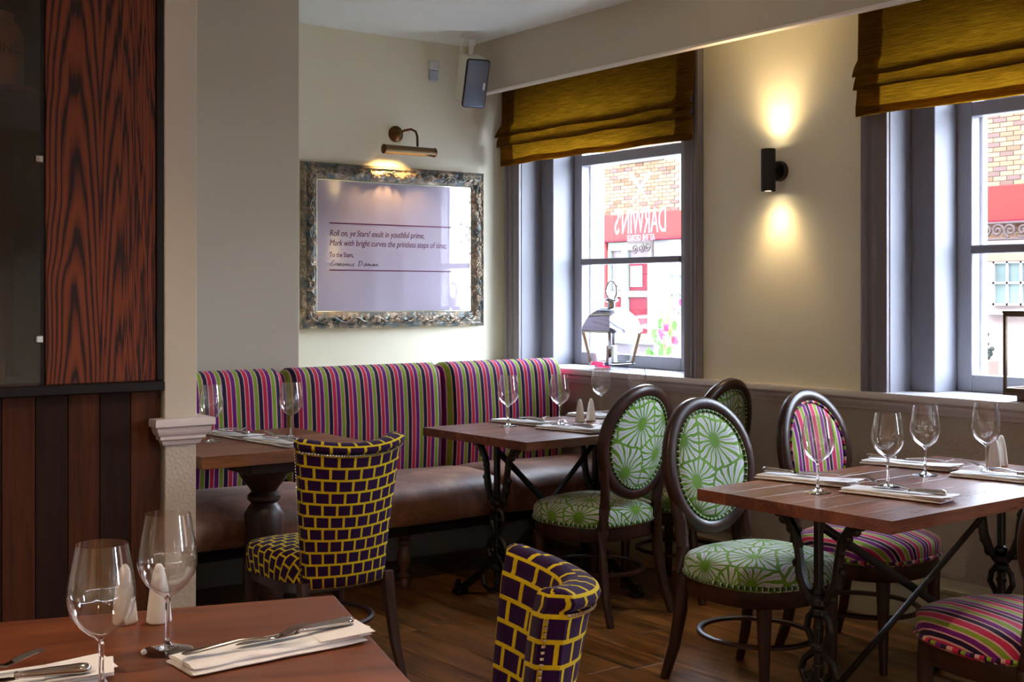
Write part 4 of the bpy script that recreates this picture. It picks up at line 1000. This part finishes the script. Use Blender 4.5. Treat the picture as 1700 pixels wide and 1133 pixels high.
m = MB(); m.M = Ms; m.loft([[(x, y, z) for x, z in rr(w, h, .013)] for y, w, h in ((-.079, .0605, .1285), (-.083, .0605, .1285), (-.0838, .0595, .1275))]); m.build('grille', simple('blue_grey_grille', srgb(120, 132, 152), .35, .4), spk)
m = MB(); m.M = Ms; m.loft([[(x + .045, y, z - .012) for x, z in rr(.006, .020, .0058)] for y in (-.083, -.086)]); m.build('badge', simple('white_badge', srgb(235, 235, 235), .4), spk)
br = MB(); br.lathe([(.001, .245), (.06, .245), (.06, .238), (.022, .225), (.018, .19), (.001, .188)][::-1], 20, (0, 0, 0)); br.tube([(0, 0, .2), (0, .01, .15), (0, .03, .10)], .014, 8)
br.build('ceiling_bracket', simple('white_bracket_plastic', srgb(224, 224, 226), .4), spk)
MB().tube([(-.03, .03, .24), (-.04, .05, .20), (-.035, .05, .12)], .003, 6).build('cable', simple('white_cable', srgb(225, 225, 225), .5), spk)
sk = thing('wall_socket_box', 'small white junction box on the wall behind the speaker', 'junction box', (3.835, YB, 2.60))
BX(-.025, .035, -.035, 0, .01, .06, bev=.004).build('lid', simple('white_box_plastic', srgb(214, 216, 220), .4), sk); BX(-.02, .03, -.03, 0, -.05, .008, bev=.004).build('base', simple('grey_box_plastic', srgb(180, 190, 205), .4), sk)

# ================================================================== ROMAN BLINDS
def make_blind(name, label, ya, yb, sd):
    t = thing(name, label, 'blind', (4.27, (ya + yb) / 2, 0), 0, 'olive-gold roman blinds')
    h = (yb - ya) / 2
    P = [(0, 2.64), (-.001, 2.5), (-.002, 2.42), (-.004, 2.36), (-.006, 2.325), (-.016, 2.312), (-.030, 2.290), (-.040, 2.262), (-.043, 2.250), (-.038, 2.250), (-.026, 2.262), (-.014, 2.268), (-.018, 2.252), (-.030, 2.226), (-.036, 2.204), (-.038, 2.194), (-.032, 2.194), (-.018, 2.206), (-.010, 2.208), (-.012, 2.17), (-.014, 2.13), (-.016, 2.088)]
    def surf(Pt, y0, y1, off=0, ny=56):
        V = []
        for i in range(ny + 1):
            y = y0 + (y1 - y0) * i / ny; row = []
            for k, (x, z) in enumerate(Pt):
                low = max(0, min(1, (2.40 - z) / .15))
                sag = .010 * noise.noise((y * 3.1 + sd, k * .12, 0)) * low
                dx = (.012 * noise.noise((y * 2.6, sd, z * 6)) + .007 * noise.noise((y * 9, sd + 3, z * 14))) * low
                row.append((x + dx - off, y, z + sag))
            V.append(row)
        return V
    def cloth(nm_, Pt, y0, y1, off, ny=56):
        a = surf(Pt, y0, y1, off, ny)
        m = MB(); nk = len(Pt)
        m.add([p for r in a for p in r], [(i * nk + k, (i + 1) * nk + k, (i + 1) * nk + k + 1, i * nk + k + 1) for i in range(ny) for k in range(nk - 1)])
        o = m.build(nm_, BLINDF, t, ang=70); return o
    cloth('fabric', P, -h, h, 0)
    up = [p for p in P if p[1] > 2.32]; dn = [p for p in P if p[1] < 2.18]
    for s in (-1, 1):                                              # turned side hems and bottom hem
        for q in (up, dn, P[4:20]):
            y0, y1 = (-h, -h + .12) if s < 0 else (h - .12, h)
            cloth('side_hem', q, y0, y1, .0035, 6)
    cloth('bottom_hem', [(-.0145, 2.122), (-.016, 2.088)], -h, h, .004, 40)
    BX(-.005, .06, -h, h, 2.62, 2.65).build('head_batten', simple('white_batten', srgb(220, 220, 216), .5), t)
    return t
make_blind('roman_blind', 'olive-gold folded blind over the farther window', 4.285, 5.845, 2.1)
make_blind('roman_blind', 'olive-gold folded blind over the nearer window at the upper right', 1.77, 3.325, 7.7)
for k, (a, b) in enumerate(WIN_Y[2:]):
    make_blind('roman_blind', ('olive-gold folded blind over the third window, outside the picture', 'olive-gold folded blind over the fourth window, outside the picture')[k], a - .40, b + .20, 11 + k)

# ================================================================== LANTERNS
l1 = thing('lantern', 'polished chrome lantern with domed roof and ring handle on the far window sill', 'lantern', (4.49, 5.14, .941), R(0))
LG = pane('lantern_glass', (.96, .98, .99, 1), 1.3)
def sq(h, z): return [(-h, -h, z), (h, -h, z), (h, h, z), (-h, h, z)]
MB().loft([sq(.065, 0), sq(.065, .022)]).loft([sq(.088, .022), sq(.088, .030), sq(.082, .034)]).build('base', CHROME, l1)
m = MB()
for sx_, sy_ in ((1, 1), (1, -1), (-1, 1), (-1, -1)): m.tube([(sx_ * .080, sy_ * .080, .032), (sx_ * .110, sy_ * .110, .205)], .011, 4)
for zz, hh in ((.036, .081), (.202, .110)):
    for k in range(4):
        a, b = sq(hh, zz)[k], sq(hh, zz)[(k + 1) % 4]; m.tube([a, b], .007, 4)
m.build('frame', CHROME, l1, ang=20)
for k in range(4):
    a, b = sq(.080, .036)[k], sq(.080, .036)[(k + 1) % 4]; c, d = sq(.109, .20)[(k + 1) % 4], sq(.109, .20)[k]
    MB().add([a, b, c, d], [(0, 1, 2, 3)]).build('pane', LG, l1)
rf = [(.118, .205), (.118, .213), (.112, .232), (.102, .262), (.088, .288), (.070, .310), (.050, .325), (.034, .333), (.030, .334)]
MB().loft([sq(h, z) for h, z in rf]).build('roof', CHROME, l1, ang=30)
MB().lathe([(.024, .333), (.024, .362), (.030, .366), (.040, .368), (.040, .374), (.032, .382), (.012, .390), (.001, .392)], 24).build('chimney', CHROME, l1)
MB().tube([(0, .042 * sin(a) * 1.05, .378 + .048 + .050 * -cos(a)) for a in [R(30) + R(300) * i / 28 for i in range(29)]], .0062, 8, up=(1, 0, 0)).build('ring_handle', STEEL, l1)
MB().lathe([(.001, .034), (.030, .034), (.030, .125), (.026, .128), (.001, .126)], 24).tube([(0, 0, .125), (.001, 0, .136)], .001, 5).build('candle', WAX, l1, ang=50)
l2 = thing('lantern', 'tall bronze box lantern on the near window sill at the right edge', 'lantern', (4.47, 2.61, .941), R(0))
h2 = .105
MB().loft([sq(.075, 0), sq(.075, .022)]).loft([sq(h2 + .006, .022), sq(h2 + .006, .036), sq(h2, .042)]).build('base', BRONZE, l2)
m = MB()
for sx_, sy_ in ((1, 1), (1, -1), (-1, 1), (-1, -1)): m.tube([(sx_ * h2, sy_ * h2, .036), (sx_ * h2, sy_ * h2, .335)], .008, 4)
for zz in (.044, .328):
    for k in range(4): m.tube([sq(h2, zz)[k], sq(h2, zz)[(k + 1) % 4]], .008, 4)
m.build('frame', BRONZE, l2, ang=20)
for k in range(4):
    a, b = sq(h2, .04)[k], sq(h2, .04)[(k + 1) % 4]; c, d = sq(h2, .33)[(k + 1) % 4], sq(h2, .33)[k]
    MB().add([a, b, c, d], [(0, 1, 2, 3)]).build('pane', LG, l2)
MB().loft([sq(h2 + .008, .334), sq(h2 + .008, .344), sq(.055, .352), sq(.055, .375), sq(.04, .38)]).build('roof', BRONZE, l2, ang=30)
MB().tube([(0, .055 * sin(a), .43 - .055 * cos(a)) for a in [R(20) + R(320) * i / 28 for i in range(29)]], .007, 8, up=(1, 0, 0)).build('ring_handle', BRONZE, l2)
MB().lathe([(.001, .036), (.035, .036), (.035, .15), (.001, .148)], 24).build('candle', WAX, l2, ang=50)
